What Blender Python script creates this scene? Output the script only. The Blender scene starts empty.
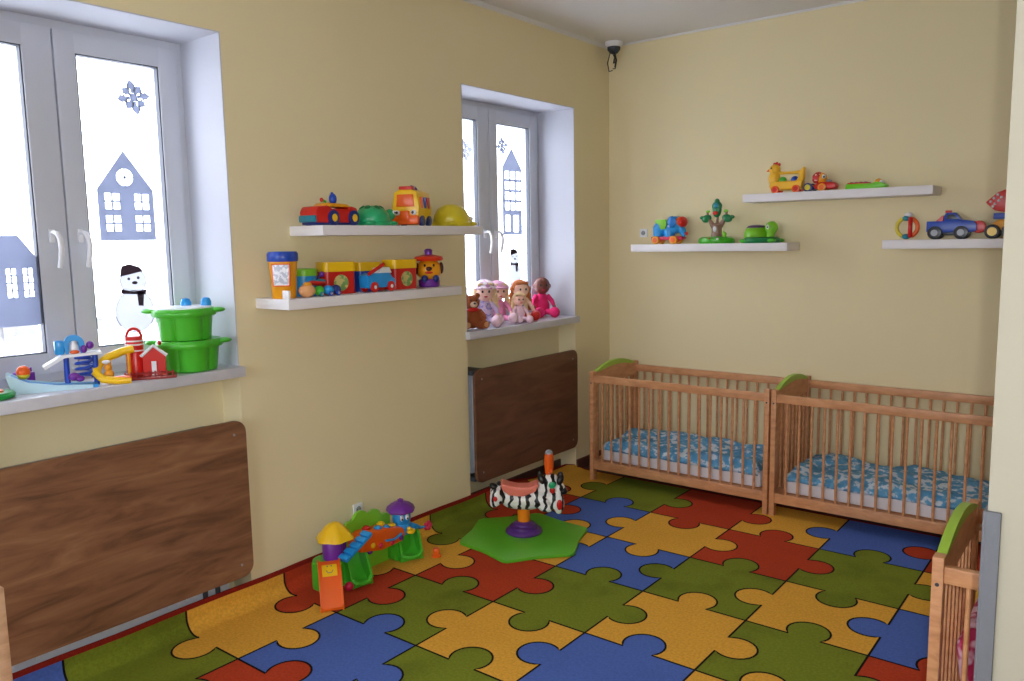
import bpy, bmesh, math, random
from mathutils import Vector, Matrix, Quaternion, noise
random.seed(7)
PI = math.pi
scene = bpy.context.scene
col = scene.collection

# ------------------------------------------------------------------ camera
CAM = Vector((3.1468, -5.1954, 1.6504))
RX = Vector((0.7871694, 0.6165110, -0.0166919))
UX = Vector((-0.0625416, 0.1067208, 0.9923201))
FX = Vector((-0.6135576, 0.7800801, -0.1225649))
cd = bpy.data.cameras.new('camera'); cam = bpy.data.objects.new('camera', cd); col.objects.link(cam)
M = Matrix((RX, UX, -FX)).transposed().to_4x4(); M.translation = CAM
cam.matrix_world = M
cd.sensor_fit = 'HORIZONTAL'; cd.sensor_width = 36.0; cd.lens = 802.68 / 1024 * 36
cd.clip_start = 0.05; cd.clip_end = 200
scene.camera = cam

# ------------------------------------------------------------------ world, lights, exposure
w = bpy.data.worlds.new('overcast_sky'); scene.world = w; w.use_nodes = True
bg = w.node_tree.nodes['Background']; bg.inputs[0].default_value = (0.87, 0.92, 1.0, 1); bg.inputs[1].default_value = 7.5
scene.view_settings.view_transform = 'Standard'; scene.view_settings.look = 'None'
scene.view_settings.exposure = 0.34; scene.view_settings.gamma = 1.0
scene.view_settings.use_curve_mapping = False

def area(name, loc, direction, sx, sy, energy, color=(1, 1, 1), portal=False):
    l = bpy.data.lights.new(name, 'AREA'); l.shape = 'RECTANGLE'; l.size = sx; l.size_y = sy
    l.energy = energy; l.color = color
    o = bpy.data.objects.new(name, l); col.objects.link(o); o.location = loc
    o.rotation_euler = Vector(direction).to_track_quat('-Z', 'Y').to_euler()
    if portal: l.cycles.is_portal = True
    return o
# the camera's own flash, a hand's breadth to the right of the lens
area('camera_flash', CAM + RX*0.055 + UX*0.05, FX, 0.03, 0.03, 24.0, (0.93, 0.96, 1.0))
for k, (ya, yb) in enumerate(((-4.30, -3.167), (-1.628, -0.466), (-6.99, -5.83))):
    area('window_daylight_portal', (-0.42, (ya+yb)/2, 1.835), (1, 0, 0), 1.43, yb-ya, 1.0, portal=True)

area('window_daylight_portal', (1.7, -7.66, 1.70), (0, 1, 0), 2.4, 1.6, 1.0, portal=True)  # portal for the added fill window behind the camera

# ------------------------------------------------------------------ materials
def s2l(c):
    c = c/255.0
    return c/12.92 if c <= 0.04045 else ((c+0.055)/1.055)**2.4
def RGB(r, g, b): return (s2l(r), s2l(g), s2l(b), 1)
def mat(name, rgb, rough=0.5, var=0.04, nscale=6.0, bump=0.0, bscale=200.0, metal=0.0, coat=0.0, stretch=None, spec=0.5):
    m = bpy.data.materials.new(name); m.use_nodes = True; nt = m.node_tree
    p = nt.nodes['Principled BSDF']; p.inputs['Roughness'].default_value = rough
    p.inputs['Metallic'].default_value = metal; p.inputs['Coat Weight'].default_value = coat
    p.inputs['Specular IOR Level'].default_value = spec
    tc = nt.nodes.new('ShaderNodeTexCoord'); mp = nt.nodes.new('ShaderNodeMapping')
    nt.links.new(tc.outputs['Object'], mp.inputs[0])
    if stretch: mp.inputs['Scale'].default_value = stretch
    n = nt.nodes.new('ShaderNodeTexNoise'); n.inputs['Scale'].default_value = nscale; n.inputs['Detail'].default_value = 4
    nt.links.new(mp.outputs[0], n.inputs['Vector'])
    r = nt.nodes.new('ShaderNodeValToRGB')
    c = RGB(*rgb)
    r.color_ramp.elements[0].position = 0.3; r.color_ramp.elements[1].position = 0.7
    r.color_ramp.elements[0].color = tuple(max(0, v*(1-var)) for v in c[:3])+(1,)
    r.color_ramp.elements[1].color = tuple(min(1, v*(1+var)) for v in c[:3])+(1,)
    nt.links.new(n.outputs['Fac'], r.inputs[0]); nt.links.new(r.outputs[0], p.inputs['Base Color'])
    if bump:
        n2 = nt.nodes.new('ShaderNodeTexNoise'); n2.inputs['Scale'].default_value = bscale
        nt.links.new(tc.outputs['Object'], n2.inputs['Vector'])
        b = nt.nodes.new('ShaderNodeBump'); b.inputs['Strength'].default_value = bump; b.inputs['Distance'].default_value = 0.002
        nt.links.new(n2.outputs['Fac'], b.inputs['Height']); nt.links.new(b.outputs[0], p.inputs['Normal'])
    return m
def wood(name, c1, c2, c3, scale, rough=0.45, detail=8, dist=1.5, knots=False):
    m = bpy.data.materials.new(name); m.use_nodes = True; nt = m.node_tree
    p = nt.nodes['Principled BSDF']; p.inputs['Roughness'].default_value = rough
    tc = nt.nodes.new('ShaderNodeTexCoord'); mp = nt.nodes.new('ShaderNodeMapping'); mp.inputs['Scale'].default_value = scale
    nt.links.new(tc.outputs['Object'], mp.inputs[0])
    n = nt.nodes.new('ShaderNodeTexNoise'); n.inputs['Scale'].default_value = 1.0; n.inputs['Detail'].default_value = detail
    n.inputs['Distortion'].default_value = dist; n.inputs['Roughness'].default_value = 0.6
    nt.links.new(mp.outputs[0], n.inputs['Vector'])
    r = nt.nodes.new('ShaderNodeValToRGB'); e = r.color_ramp.elements
    e[0].position = 0.30; e[0].color = RGB(*c1); e[1].position = 0.72; e[1].color = RGB(*c3)
    x = e.new(0.5); x.color = RGB(*c2)
    nt.links.new(n.outputs['Fac'], r.inputs[0]); nt.links.new(r.outputs[0], p.inputs['Base Color'])
    return m
def glassmat(name, tint, gl=0.06):
    m = bpy.data.materials.new(name); m.use_nodes = True; nt = m.node_tree
    nt.nodes.remove(nt.nodes['Principled BSDF']); out = nt.nodes['Material Output']
    t = nt.nodes.new('ShaderNodeBsdfTransparent'); t.inputs[0].default_value = tint
    g = nt.nodes.new('ShaderNodeBsdfGlossy'); g.inputs['Roughness'].default_value = 0.02
    mx = nt.nodes.new('ShaderNodeMixShader'); mx.inputs[0].default_value = gl
    nt.links.new(t.outputs[0], mx.inputs[1]); nt.links.new(g.outputs[0], mx.inputs[2]); nt.links.new(mx.outputs[0], out.inputs[0])
    return m
def filmmat(name, tint, front):
    # a thin paper or foil on the pane: some light passes straight through, the rest is scattered
    m = bpy.data.materials.new(name); m.use_nodes = True; nt = m.node_tree
    nt.nodes.remove(nt.nodes['Principled BSDF']); out = nt.nodes['Material Output']
    t = nt.nodes.new('ShaderNodeBsdfTransparent'); t.inputs[0].default_value = tint
    g = nt.nodes.new('ShaderNodeBsdfTranslucent'); g.inputs[0].default_value = front
    mx = nt.nodes.new('ShaderNodeMixShader'); mx.inputs[0].default_value = 0.75
    nt.links.new(t.outputs[0], mx.inputs[1]); nt.links.new(g.outputs[0], mx.inputs[2]); nt.links.new(mx.outputs[0], out.inputs[0])
    return m

PAINT = mat('yellow_wall_paint', (236, 221, 178), 0.85, 0.015, 1.5, 0.15, 120)
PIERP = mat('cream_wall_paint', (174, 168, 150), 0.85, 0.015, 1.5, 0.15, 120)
WHITEP = mat('white_plaster', (198, 199, 208), 0.8, 0.01, 2, 0.1, 100)
CEIL = mat('ceiling_white', (226, 224, 222), 0.9, 0.01, 2)
PVC = mat('white_pvc', (205, 208, 218), 0.35, 0.01, 3)
GASKET = mat('grey_gasket', (70, 72, 82), 0.6)
SILLM = mat('sill_marble', (205, 205, 214), 0.35, 0.05, 14)
SHELF = mat('shelf_white', (236, 231, 233), 0.5, 0.015, 5)
RAD = mat('radiator_white', (205, 212, 222), 0.4, 0.01, 4)
DGREY = mat('dark_grey_steel', (62, 68, 78), 0.5, 0.04, 10, metal=0.3)
FOAM = mat('grey_foam', (108, 110, 116), 0.85, 0.03, 30, 0.3, 300)
FLOORM = wood('dark_floor_laminate', (60, 34, 26), (78, 44, 34), (92, 54, 42), (3, 30, 1))
BASEB = wood('baseboard_brown', (66, 38, 32), (84, 50, 42), (96, 60, 50), (20, 20, 60))
BOARD = wood('brown_oak_board', (90, 58, 40), (132, 90, 62), (160, 116, 82), (4, 2.2, 15), 0.5, 10, .8)
BOARD2 = wood('dark_oak_board', (80, 50, 36), (106, 68, 48), (122, 82, 60), (4, 2.2, 14), 0.45, 9, .7)
BEECH = wood('beech_wood', (190, 130, 86), (210, 150, 104), (222, 164, 118), (9, 9, 30), 0.42, 5, 0.4)
PALEW = wood('pale_chair_wood', (190, 150, 118), (206, 166, 132), (216, 180, 146), (9, 9, 30), 0.5, 5, 0.4)
LIME = mat('lime_green_lacquer', (164, 200, 70), 0.4)
SNOW = mat('snow', (240, 243, 248), 0.9)
OUTW = mat('grey_outdoor_wood', (112, 110, 112), 0.9, 0.04)
SHEET = mat('white_sheet', (228, 222, 226), 0.9, 0.02, 12, 0.4, 60)
GLASS = glassmat('window_glass', (0.97, 0.98, 1.0, 1))
STICK = filmmat('blue_grey_sticker', (0.245, 0.255, 0.30, 1), (0.27, 0.282, 0.335, 1))
STICKP = filmmat('pale_sticker', (0.37, 0.38, 0.42, 1), (0.37, 0.38, 0.42, 1))
SMWHITE = filmmat('white_paper_sticker', (0.37, 0.37, 0.385, 1), (0.42, 0.42, 0.44, 1))
INK = mat('dark_ink', (52, 24, 42), 0.7)

P = {}
def pl(name, rgb, rough=0.3, **k):
    if name not in P: P[name] = mat('plastic_'+name, rgb, rough, 0.03, 8, **k)
    return P[name]
RED = pl('red', (205, 30, 24)); ORANGE = pl('orange', (240, 98, 20)); YEL = pl('yellow', (246, 196, 20))
GREEN = pl('green', (74, 184, 46)); DGREEN = pl('dark_green', (20, 120, 66)); LGREEN = pl('light_green', (132, 205, 50))
BLUE = pl('blue', (30, 72, 176)); LBLUE = pl('light_blue', (38, 150, 222)); PURPLE = pl('purple', (112, 40, 150))
WHITE = pl('white', (236, 236, 240)); BLACK = pl('black', (18, 18, 22)); PINK = pl('pink', (238, 130, 110))
MAG = pl('magenta', (206, 26, 76)); TEAL = pl('teal', (30, 130, 150)); GREY = pl('grey', (150, 152, 160))
NAVY = pl('navy', (30, 50, 120)); TAN = pl('tan', (240, 176, 120)); BROWNP = pl('brown', (150, 116, 100))
AMBER = pl('amber', (238, 160, 24)); MINT = pl('mint', (40, 170, 110)); LEMON = pl('lemon', (216, 196, 40))
def cloth(name, rgb, **k): 
    if name not in P: P[name] = mat('cloth_'+name, rgb, 0.95, 0.08, 30, 0.6, 150, **k)
    return P[name]

def zebra_mat():
    m = bpy.data.materials.new('zebra_stripes'); m.use_nodes = True; nt = m.node_tree
    p = nt.nodes['Principled BSDF']; p.inputs['Roughness'].default_value = 0.28
    tc = nt.nodes.new('ShaderNodeTexCoord'); wv = nt.nodes.new('ShaderNodeTexWave')
    wv.bands_direction = 'X'; wv.inputs['Scale'].default_value = 6.6; wv.inputs['Distortion'].default_value = 3.4
    wv.inputs['Detail'].default_value = 1.0; wv.inputs['Detail Scale'].default_value = 3
    nt.links.new(tc.outputs['Object'], wv.inputs['Vector'])
    n = nt.nodes.new('ShaderNodeTexNoise'); n.inputs['Scale'].default_value = 22
    nt.links.new(tc.outputs['Object'], n.inputs['Vector'])
    mul = nt.nodes.new('ShaderNodeMath'); mul.operation = 'MULTIPLY_ADD'; mul.inputs[1].default_value = 1.2
    nt.links.new(n.outputs['Fac'], mul.inputs[0]); nt.links.new(wv.outputs['Fac'], mul.inputs[2])
    r = nt.nodes.new('ShaderNodeValToRGB'); r.color_ramp.interpolation = 'CONSTANT'
    r.color_ramp.elements[0].color = RGB(240, 238, 232); r.color_ramp.elements[1].position = 0.81
    r.color_ramp.elements[1].color = RGB(20, 20, 24)
    sc = nt.nodes.new('ShaderNodeMath'); sc.operation = 'MULTIPLY'; sc.inputs[1].default_value = 0.66
    nt.links.new(mul.outputs[0], sc.inputs[0])
    nt.links.new(sc.outputs[0], r.inputs[0]); nt.links.new(r.outputs[0], p.inputs['Base Color'])
    return m
def spot_mat(name, base, spots, scale, thr, rough=0.9, base2=None):
    m = bpy.data.materials.new(name); m.use_nodes = True; nt = m.node_tree
    p = nt.nodes['Principled BSDF']; p.inputs['Roughness'].default_value = rough
    tc = nt.nodes.new('ShaderNodeTexCoord')
    n = nt.nodes.new('ShaderNodeTexNoise'); n.inputs['Scale'].default_value = scale; n.inputs['Detail'].default_value = 2
    nt.links.new(tc.outputs['Object'], n.inputs['Vector'])
    r = nt.nodes.new('ShaderNodeValToRGB'); r.color_ramp.elements[0].position = thr-0.03; r.color_ramp.elements[0].color = RGB(*base)
    r.color_ramp.elements[1].position = thr+0.03; r.color_ramp.elements[1].color = RGB(*spots)
    if base2:
        e = r.color_ramp.elements.new(max(0.01, thr-0.22)); e.color = RGB(*base2)
    nt.links.new(n.outputs['Fac'], r.inputs[0]); nt.links.new(r.outputs[0], p.inputs['Base Color'])
    return m
ZEBRA = zebra_mat()
DUVET = spot_mat('blue_duvet_print', (108, 166, 204), (205, 218, 232), 24, 0.56, 0.95, (78, 146, 194))
PINKDUVET = spot_mat('pink_duvet_print', (226, 180, 196), (190, 34, 84), 16, 0.52)
GLITTER = spot_mat('silver_window_print', (196, 200, 216), (246, 246, 255), 60, 0.52, 0.3)
PRINT = spot_mat('animal_print_label', (206, 190, 120), (120, 160, 90), 40, 0.52, 0.4)
SPOTRED = spot_mat('red_with_white_spots', (200, 20, 30), (250, 235, 220), 55, 0.6, 0.35)
FLORAL = spot_mat('lilac_floral_cloth', (214, 196, 222), (150, 140, 205), 60, 0.55)
PATCHW = spot_mat('lilac_patchwork_cloth', (236, 214, 226), (206, 150, 190), 38, 0.55, 0.95, (246, 240, 236))

def rugmat(name, rgb, stain=0.0):
    m = bpy.data.materials.new(name); m.use_nodes = True; nt = m.node_tree
    p = nt.nodes['Principled BSDF']; p.inputs['Roughness'].default_value = 0.95; p.inputs['Specular IOR Level'].default_value = 0.15
    tc = nt.nodes.new('ShaderNodeTexCoord')
    n = nt.nodes.new('ShaderNodeTexNoise'); n.inputs['Scale'].default_value = 90; n.inputs['Detail'].default_value = 6
    n3 = nt.nodes.new('ShaderNodeTexNoise'); n3.inputs['Scale'].default_value = 3.5; n3.inputs['Detail'].default_value = 5
    nt.links.new(tc.outputs['Object'], n.inputs['Vector']); nt.links.new(tc.outputs['Object'], n3.inputs['Vector'])
    r = nt.nodes.new('ShaderNodeValToRGB'); c = RGB(*rgb)
    r.color_ramp.elements[0].position = 0.3; r.color_ramp.elements[1].position = 0.7
    r.color_ramp.elements[0].color = tuple(v*0.86 for v in c[:3])+(1,); r.color_ramp.elements[1].color = tuple(v*1.12 for v in c[:3])+(1,)
    nt.links.new(n.outputs['Fac'], r.inputs[0])
    r2 = nt.nodes.new('ShaderNodeValToRGB'); r2.color_ramp.elements[0].position = 0.34; r2.color_ramp.elements[1].position = 0.52
    v = 1-stain; r2.color_ramp.elements[0].color = (v, v, v, 1); r2.color_ramp.elements[1].color = (1, 1, 1, 1)
    nt.links.new(n3.outputs['Fac'], r2.inputs[0])
    mx = nt.nodes.new('ShaderNodeMix'); mx.data_type = 'RGBA'; mx.blend_type = 'MULTIPLY'; mx.inputs[0].default_value = 1
    nt.links.new(r.outputs[0], mx.inputs[6]); nt.links.new(r2.outputs[0], mx.inputs[7]); nt.links.new(mx.outputs[2], p.inputs['Base Color'])
    b = nt.nodes.new('ShaderNodeBump'); b.inputs['Strength'].default_value = 0.5; b.inputs['Distance'].default_value = 0.003
    n2 = nt.nodes.new('ShaderNodeTexNoise'); n2.inputs['Scale'].default_value = 350
    nt.links.new(tc.outputs['Object'], n2.inputs['Vector']); nt.links.new(n2.outputs['Fac'], b.inputs['Height']); nt.links.new(b.outputs[0], p.inputs['Normal'])
    return m
RUG = {'Y': rugmat('rug_yellow', (228, 168, 62), 0.03), 'B': rugmat('rug_blue', (82, 108, 182), 0.05),
       'R': rugmat('rug_red', (184, 64, 34), 0.06), 'G': rugmat('rug_olive_green', (122, 132, 38), 0.25),
       'K': rugmat('rug_black_outline', (26, 18, 18)), 'E': rugmat('rug_red_edging', (140, 34, 24))}

# ------------------------------------------------------------------ mesh builder
def axis_mat(d):
    d = Vector(d).normalized(); return d.to_track_quat('Z', 'Y').to_matrix().to_4x4()
class MB:
    def __init__(self): self.bm = bmesh.new()
    def _new(self, fn, mtx, bevel=0, seg=2):
        t = bmesh.new(); fn(t)
        if bevel > 0:
            es = [e for e in t.edges if e.is_manifold and e.calc_face_angle(0) > 0.6]
            bmesh.ops.bevel(t, geom=es, offset=bevel, segments=seg, affect='EDGES', profile=0.6, clamp_overlap=True)
        bmesh.ops.transform(t, matrix=mtx, verts=t.verts)
        me = bpy.data.meshes.new('t'); t.to_mesh(me); t.free(); self.bm.from_mesh(me); bpy.data.meshes.remove(me)
        return self
    def box(self, c, s, bevel=0, rot=(0, 0, 0), seg=2):
        from mathutils import Euler
        R = Euler(rot).to_matrix().to_4x4()
        def fn(t):
            bmesh.ops.create_cube(t, size=1.0); bmesh.ops.scale(t, vec=s, verts=t.verts)
        return self._new(fn, Matrix.Translation(c) @ R, bevel, seg)
    def bb(self, x0, x1, y0, y1, z0, z1, bevel=0):
        return self.box(((x0+x1)/2, (y0+y1)/2, (z0+z1)/2), (abs(x1-x0), abs(y1-y0), abs(z1-z0)), bevel)
    def cyl(self, p0, p1, r0, r1=None, n=24, bevel=0):
        r1 = r0 if r1 is None else r1; p0 = Vector(p0); p1 = Vector(p1); L = (p1-p0).length
        def fn(t): bmesh.ops.create_cone(t, cap_ends=True, segments=n, radius1=r0, radius2=r1, depth=L)
        return self._new(fn, Matrix.Translation((p0+p1)/2) @ axis_mat(p1-p0), bevel)
    def sph(self, c, r, n=20, rot=(0, 0, 0)):
        from mathutils import Euler
        if not hasattr(r, '__len__'): r = (r, r, r)
        def fn(t): bmesh.ops.create_uvsphere(t, u_segments=n, v_segments=max(6, n*2//3), radius=1.0)
        return self._new(fn, Matrix.Translation(c) @ Euler(rot).to_matrix().to_4x4() @ Matrix.Diagonal((*r, 1)))
    def tube(self, pts, r, n=10, closed=False):
        pts = [Vector(p) for p in pts]; rs = r if hasattr(r, '__len__') else [r]*len(pts)
        rings = []; N = len(pts); u = None
        for i, p in enumerate(pts):
            a = pts[(i-1) % N] if (closed or i > 0) else p; b = pts[(i+1) % N] if (closed or i < N-1) else p
            d = (b-a).normalized()
            if u is None: u = d.orthogonal().normalized()
            u = (u - d*u.dot(d))
            if u.length < 1e-4: u = d.orthogonal()
            u.normalize(); v = d.cross(u).normalized()
            rings.append([self.bm.verts.new(p + (u*math.cos(2*PI*k/n) + v*math.sin(2*PI*k/n))*rs[i]) for k in range(n)])
        for i in range(N if closed else N-1):
            A = rings[i]; B = rings[(i+1) % N]
            for k in range(n): self.bm.faces.new((A[k], A[(k+1) % n], B[(k+1) % n], B[k]))
        if not closed:
            self.bm.faces.new(rings[0][::-1]); self.bm.faces.new(rings[-1])
        return self
    def lathe(self, prof, c=(0, 0, 0), n=32, fn=None, axis=(0, 0, 1)):
        R = axis_mat(axis); c = Vector(c); rings = []
        for r, z in prof:
            rings.append([self.bm.verts.new(c + R @ Vector((r*(fn(2*PI*k/n) if fn else 1)*math.cos(2*PI*k/n), r*(fn(2*PI*k/n) if fn else 1)*math.sin(2*PI*k/n), z))) for k in range(n)])
        for A, B in zip(rings, rings[1:]):
            for k in range(n): self.bm.faces.new((A[k], A[(k+1) % n], B[(k+1) % n], B[k]))
        self.bm.faces.new(rings[0][::-1]); self.bm.faces.new(rings[-1])
        return self
    def prism(self, pts, a, b, plane='xz', bevel=0, holes=None):
        # 2D outline extruded along the third axis from a to b
        def P3(u, v, t_): return {'xz': (u, t_, v), 'xy': (u, v, t_), 'yz': (t_, u, v)}[plane]
        def fn(t):
            lo = [t.verts.new(P3(u, v, a)) for u, v in pts]; hi = [t.verts.new(P3(u, v, b)) for u, v in pts]
            f1 = t.faces.new(lo); f2 = t.faces.new(hi[::-1])
            n = len(pts)
            for i in range(n): t.faces.new((lo[i], hi[i], hi[(i+1) % n], lo[(i+1) % n]))
            bmesh.ops.triangulate(t, faces=[f1, f2]) if n > 4 and bevel == 0 else None
            bmesh.ops.recalc_face_normals(t, faces=t.faces)
        return self._new(fn, Matrix.Identity(4), bevel)
    def build(self, name, m, parent=None, smooth=True, remesh=None, angle=0.7, bevel=None):
        bmesh.ops.recalc_face_normals(self.bm, faces=self.bm.faces)
        me = bpy.data.meshes.new(name); self.bm.to_mesh(me); self.bm.free()
        me.materials.append(m)
        o = bpy.data.objects.new(name, me); col.objects.link(o)
        if smooth:
            me.polygons.foreach_set('use_smooth', [True]*len(me.polygons))
            if not remesh: me.set_sharp_from_angle(angle=angle)
        if remesh:
            r = o.modifiers.new('r', 'REMESH'); r.mode = 'VOXEL'; r.voxel_size = remesh; r.use_smooth_shade = True
            s = o.modifiers.new('s', 'SMOOTH'); s.factor = 0.6; s.iterations = 5
        if parent: o.parent = parent
        return o
def empty(name, label, cat, loc=(0, 0, 0), rz=0, group=None):
    o = bpy.data.objects.new(name, None); col.objects.link(o); o.empty_display_size = 0.05
    o.location = loc; o.rotation_euler = (0, 0, rz); o['label'] = label; o['category'] = cat
    if group: o['group'] = group
    return o
def tag(o, label, cat, group=None, loc=None, rz=None):
    o['label'] = label; o['category'] = cat
    if group: o['group'] = group
    if loc is not None: o.location = loc
    if rz is not None: o.rotation_euler = (0, 0, rz)
    return o
def struct(o): o['kind'] = 'structure'; return o
def lab(o, t): o['label'] = t; return o
def arc(cx, cz, r, a0, a1, n):
    return [(cx+r*math.cos(math.radians(a0+(a1-a0)*i/n)), cz+r*math.sin(math.radians(a0+(a1-a0)*i/n))) for i in range(n+1)]
def copy_tree(o, parent=None):
    c = o.copy(); col.objects.link(c); c.parent = parent
    for ch in list(o.children): copy_tree(ch, c)
    return c
RL = PI/2      # turn of a toy that faces into the room from the left wall

# ------------------------------------------------------------------ the room
H = 3.037; YF = -7.6; XR = 4.35; WT = 2.553; WS = 1.119; TH = 0.44
WIN = [(-4.300, -3.167), (-1.628, -0.466), (-6.99, -5.83)]  # the last one is out of view, added for more fill daylight
b = MB()
ys = sorted([YF-0.1, 0.1] + [v for wn in WIN for v in wn])
for a, c in zip(ys[0::2], ys[1::2]): b.bb(-TH, 0, a, c, 0, H)
for (a, c) in WIN:
    b.bb(-TH, 0, a, c, WT, H); b.bb(-TH, -0.145, a, c, 0, WS-0.045)
struct(b.build('wall_left', PAINT, smooth=False))
struct(MB().bb(-TH, XR+0.1, 0.0, 0.12, 0, H).build('wall_back', PAINT, smooth=False))
struct(MB().bb(XR, XR+0.12, YF-0.1, 0.0, 0, H).build('wall_right', PAINT, smooth=False))
FW = (0.5, 2.9, 0.90, 2.50)       # unseen window added behind the camera to brighten the room
b = MB().bb(-TH, FW[0], YF-0.12, YF, 0, H).bb(FW[1], XR+0.1, YF-0.12, YF, 0, H).bb(FW[0], FW[1], YF-0.12, YF, 0, FW[2]).bb(FW[0], FW[1], YF-0.12, YF, FW[3], H)
struct(b.build('wall_front', PAINT, smooth=False))
b = MB()
for k in range(4):
    x = FW[0]+.03+(FW[1]-FW[0]-.06)*k/3; b.bb(x-.04, x+.04, YF-.09, YF-.03, FW[2], FW[3], .004)
for z in (FW[2]+.035, FW[3]-.035): b.bb(FW[0], FW[1], YF-.088, YF-.032, z-.035, z+.035)
f4 = struct(b.build('window_4', PVC))
MB().bb(FW[0]+.02, FW[1]-.02, YF-.063, YF-.057, FW[2]+.02, FW[3]-.02).build('pane', GLASS, f4, smooth=False)
struct(MB().bb(2.933, XR, -3.4, -3.24, 0, H).build('wall_partition', PIERP, smooth=False))
struct(MB().bb(-TH, XR+0.1, YF-0.12, 0.12, H, H+0.1).build('ceiling', CEIL, smooth=False))
struct(MB().bb(-TH, XR+0.1, YF-0.12, 0.12, -0.12, 0).build('floor', FLOORM, smooth=False))
struct(MB().bb(0.0, 0.016, -0.466, -0.016, 0, 0.075, 0.003).build('baseboard_left', BASEB))
struct(MB().bb(0.0, XR, -0.016, 0.0, 0, 0.075, 0.003).build('baseboard_back', BASEB))
struct(MB().bb(-0.145, -0.131, -1.628, -0.47, 0, 0.06, 0.003).build('baseboard_niche', BASEB))
struct(MB().prism([(0.0, H), (0.022, H), (0.0, H-0.022)], YF, 0.0, 'xz').build('trim_1', CEIL, smooth=False))
struct(MB().bb(0.0, XR, -0.012, 0.0, H-0.012, H).build('trim_2', CEIL, smooth=False))
# a second doorway and pier behind the camera is out of every view and left out

for k, (ya, yb) in enumerate(WIN):
    n = k+1
    # white lining of the opening
    b = MB()
    b.bb(-0.40, 0.001, yb-0.004, yb+.001, WS, WT+.001); b.bb(-0.40, 0.001, ya-.001, ya+0.004, WS, WT+.001); b.bb(-0.40, 0.001, ya+.004, yb-.004, WT-0.004, WT+.001)
    struct(b.build('trim_%d' % (n+2), WHITEP, smooth=False))
    sill = MB().bb(-0.32, 0.034, ya-0.012, yb+0.012, WS-0.045, WS, 0.004).build('window_sill', SILLM)
    sill['kind'] = 'structure'; sill.name = 'trim_%d' % (n+5)
    y0, y1, z0, z1 = ya+0.004, yb-0.004, WS, WT-0.004
    seam = (ya+yb)/2+0.012
    fr = MB(); fw_ = 0.05
    fr.bb(-0.37, -0.305, y0, y0+fw_, z0, z1, .003).bb(-0.37, -0.305, y1-fw_, y1, z0, z1, .003)
    fr.bb(-0.369, -0.3055, y0+fw_, y1-fw_, z0, z0+fw_).bb(-0.369, -0.3055, y0+fw_, y1-fw_, z1-fw_, z1)
    f = struct(fr.build('window_%d' % n, PVC))
    for (sa, sb) in ((y0+0.035, seam-0.003), (seam+0.003, y1-0.035)):
        left = sa < seam-0.1
        st = MB(); sw = 0.082; q0, q1 = z0+0.035, z1-0.035
        st.bb(-0.365, -0.29, sa, sa+sw, q0, q1, .005); st.bb(-0.365, -0.29, sb-sw-(0.03 if left else 0), sb, q0, q1, .005)
        rgt = sb-sw-(0.03 if left else 0)
        st.bb(-0.364, -0.2905, sa+sw-.004, rgt+.004, q0+.001, q0+sw, .002); st.bb(-0.364, -0.2905, sa+sw-.004, rgt+.004, q1-sw, q1-.001, .002)
        s = st.build('window_sash', PVC, f)
        ga, gb = sa+sw, sb-sw-(0.03 if left else 0)
        gk = MB()
        for (u0, u1, v0, v1) in ((ga, ga+.005, q0+sw, q1-sw), (gb-.005, gb, q0+sw, q1-sw), (ga, gb, q0+sw, q0+sw+.005), (ga, gb, q1-sw-.005, q1-sw)):
            gk.bb(-0.325, -0.296, u0, u1, v0, v1)
        gk.build('gasket', GASKET, s, smooth=False)
        MB().bb(-0.322, -0.316, ga-.01, gb+.01, q0+sw-.01, q1-sw+.01).build('pane', GLASS, s, smooth=False)
        hy = (sb-0.062) if left else (sa+0.042)
        hd = MB(); hd.bb(-0.291, -0.280, hy-0.011, hy+0.011, 1.675, 1.73, .004)
        hd.tube([(-0.28, hy, 1.712), (-0.262, hy, 1.717), (-0.245, hy+.004, 1.712), (-0.236, hy+.01, 1.69), (-0.234, hy+.012, 1.65), (-0.238, hy+.008, 1.61), (-0.244, hy+.004, 1.575)], [.009, .009, .01, .011, .011, .01, .009])
        hd.build('handle', WHITE, s)
    hg = MB()
    for z in (1.30, 1.36, 2.36, 2.42): hg.cyl((-0.297, y1-0.036, z), (-0.297, y1-0.036, z+0.05), .007, n=10)
    hg.build('hinge', PVC, f)

# ------------------------------------------------------------------ outdoors
tag(MB().bb(-30, 20, -30, 20, -1.1, -0.9).build('snow_ground', SNOW, smooth=False), 'snow covered ground outside the windows', 'ground')['kind'] = 'structure'
g = empty('garden_fence', 'pale slatted fence outside beyond the windows', 'fence', (-6.0, 0, -0.9))
for k in range(9): MB().bb(-.04, .04, -14+3*k, -13.9+3*k, 0, 1.9).build('fence_post', OUTW, g, smooth=False)
for k in range(5): MB().bb(-.02, .02, -14, 10, 0.3+k*.34, 0.42+k*.34).build('fence_rail', OUTW, g, smooth=False)

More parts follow.
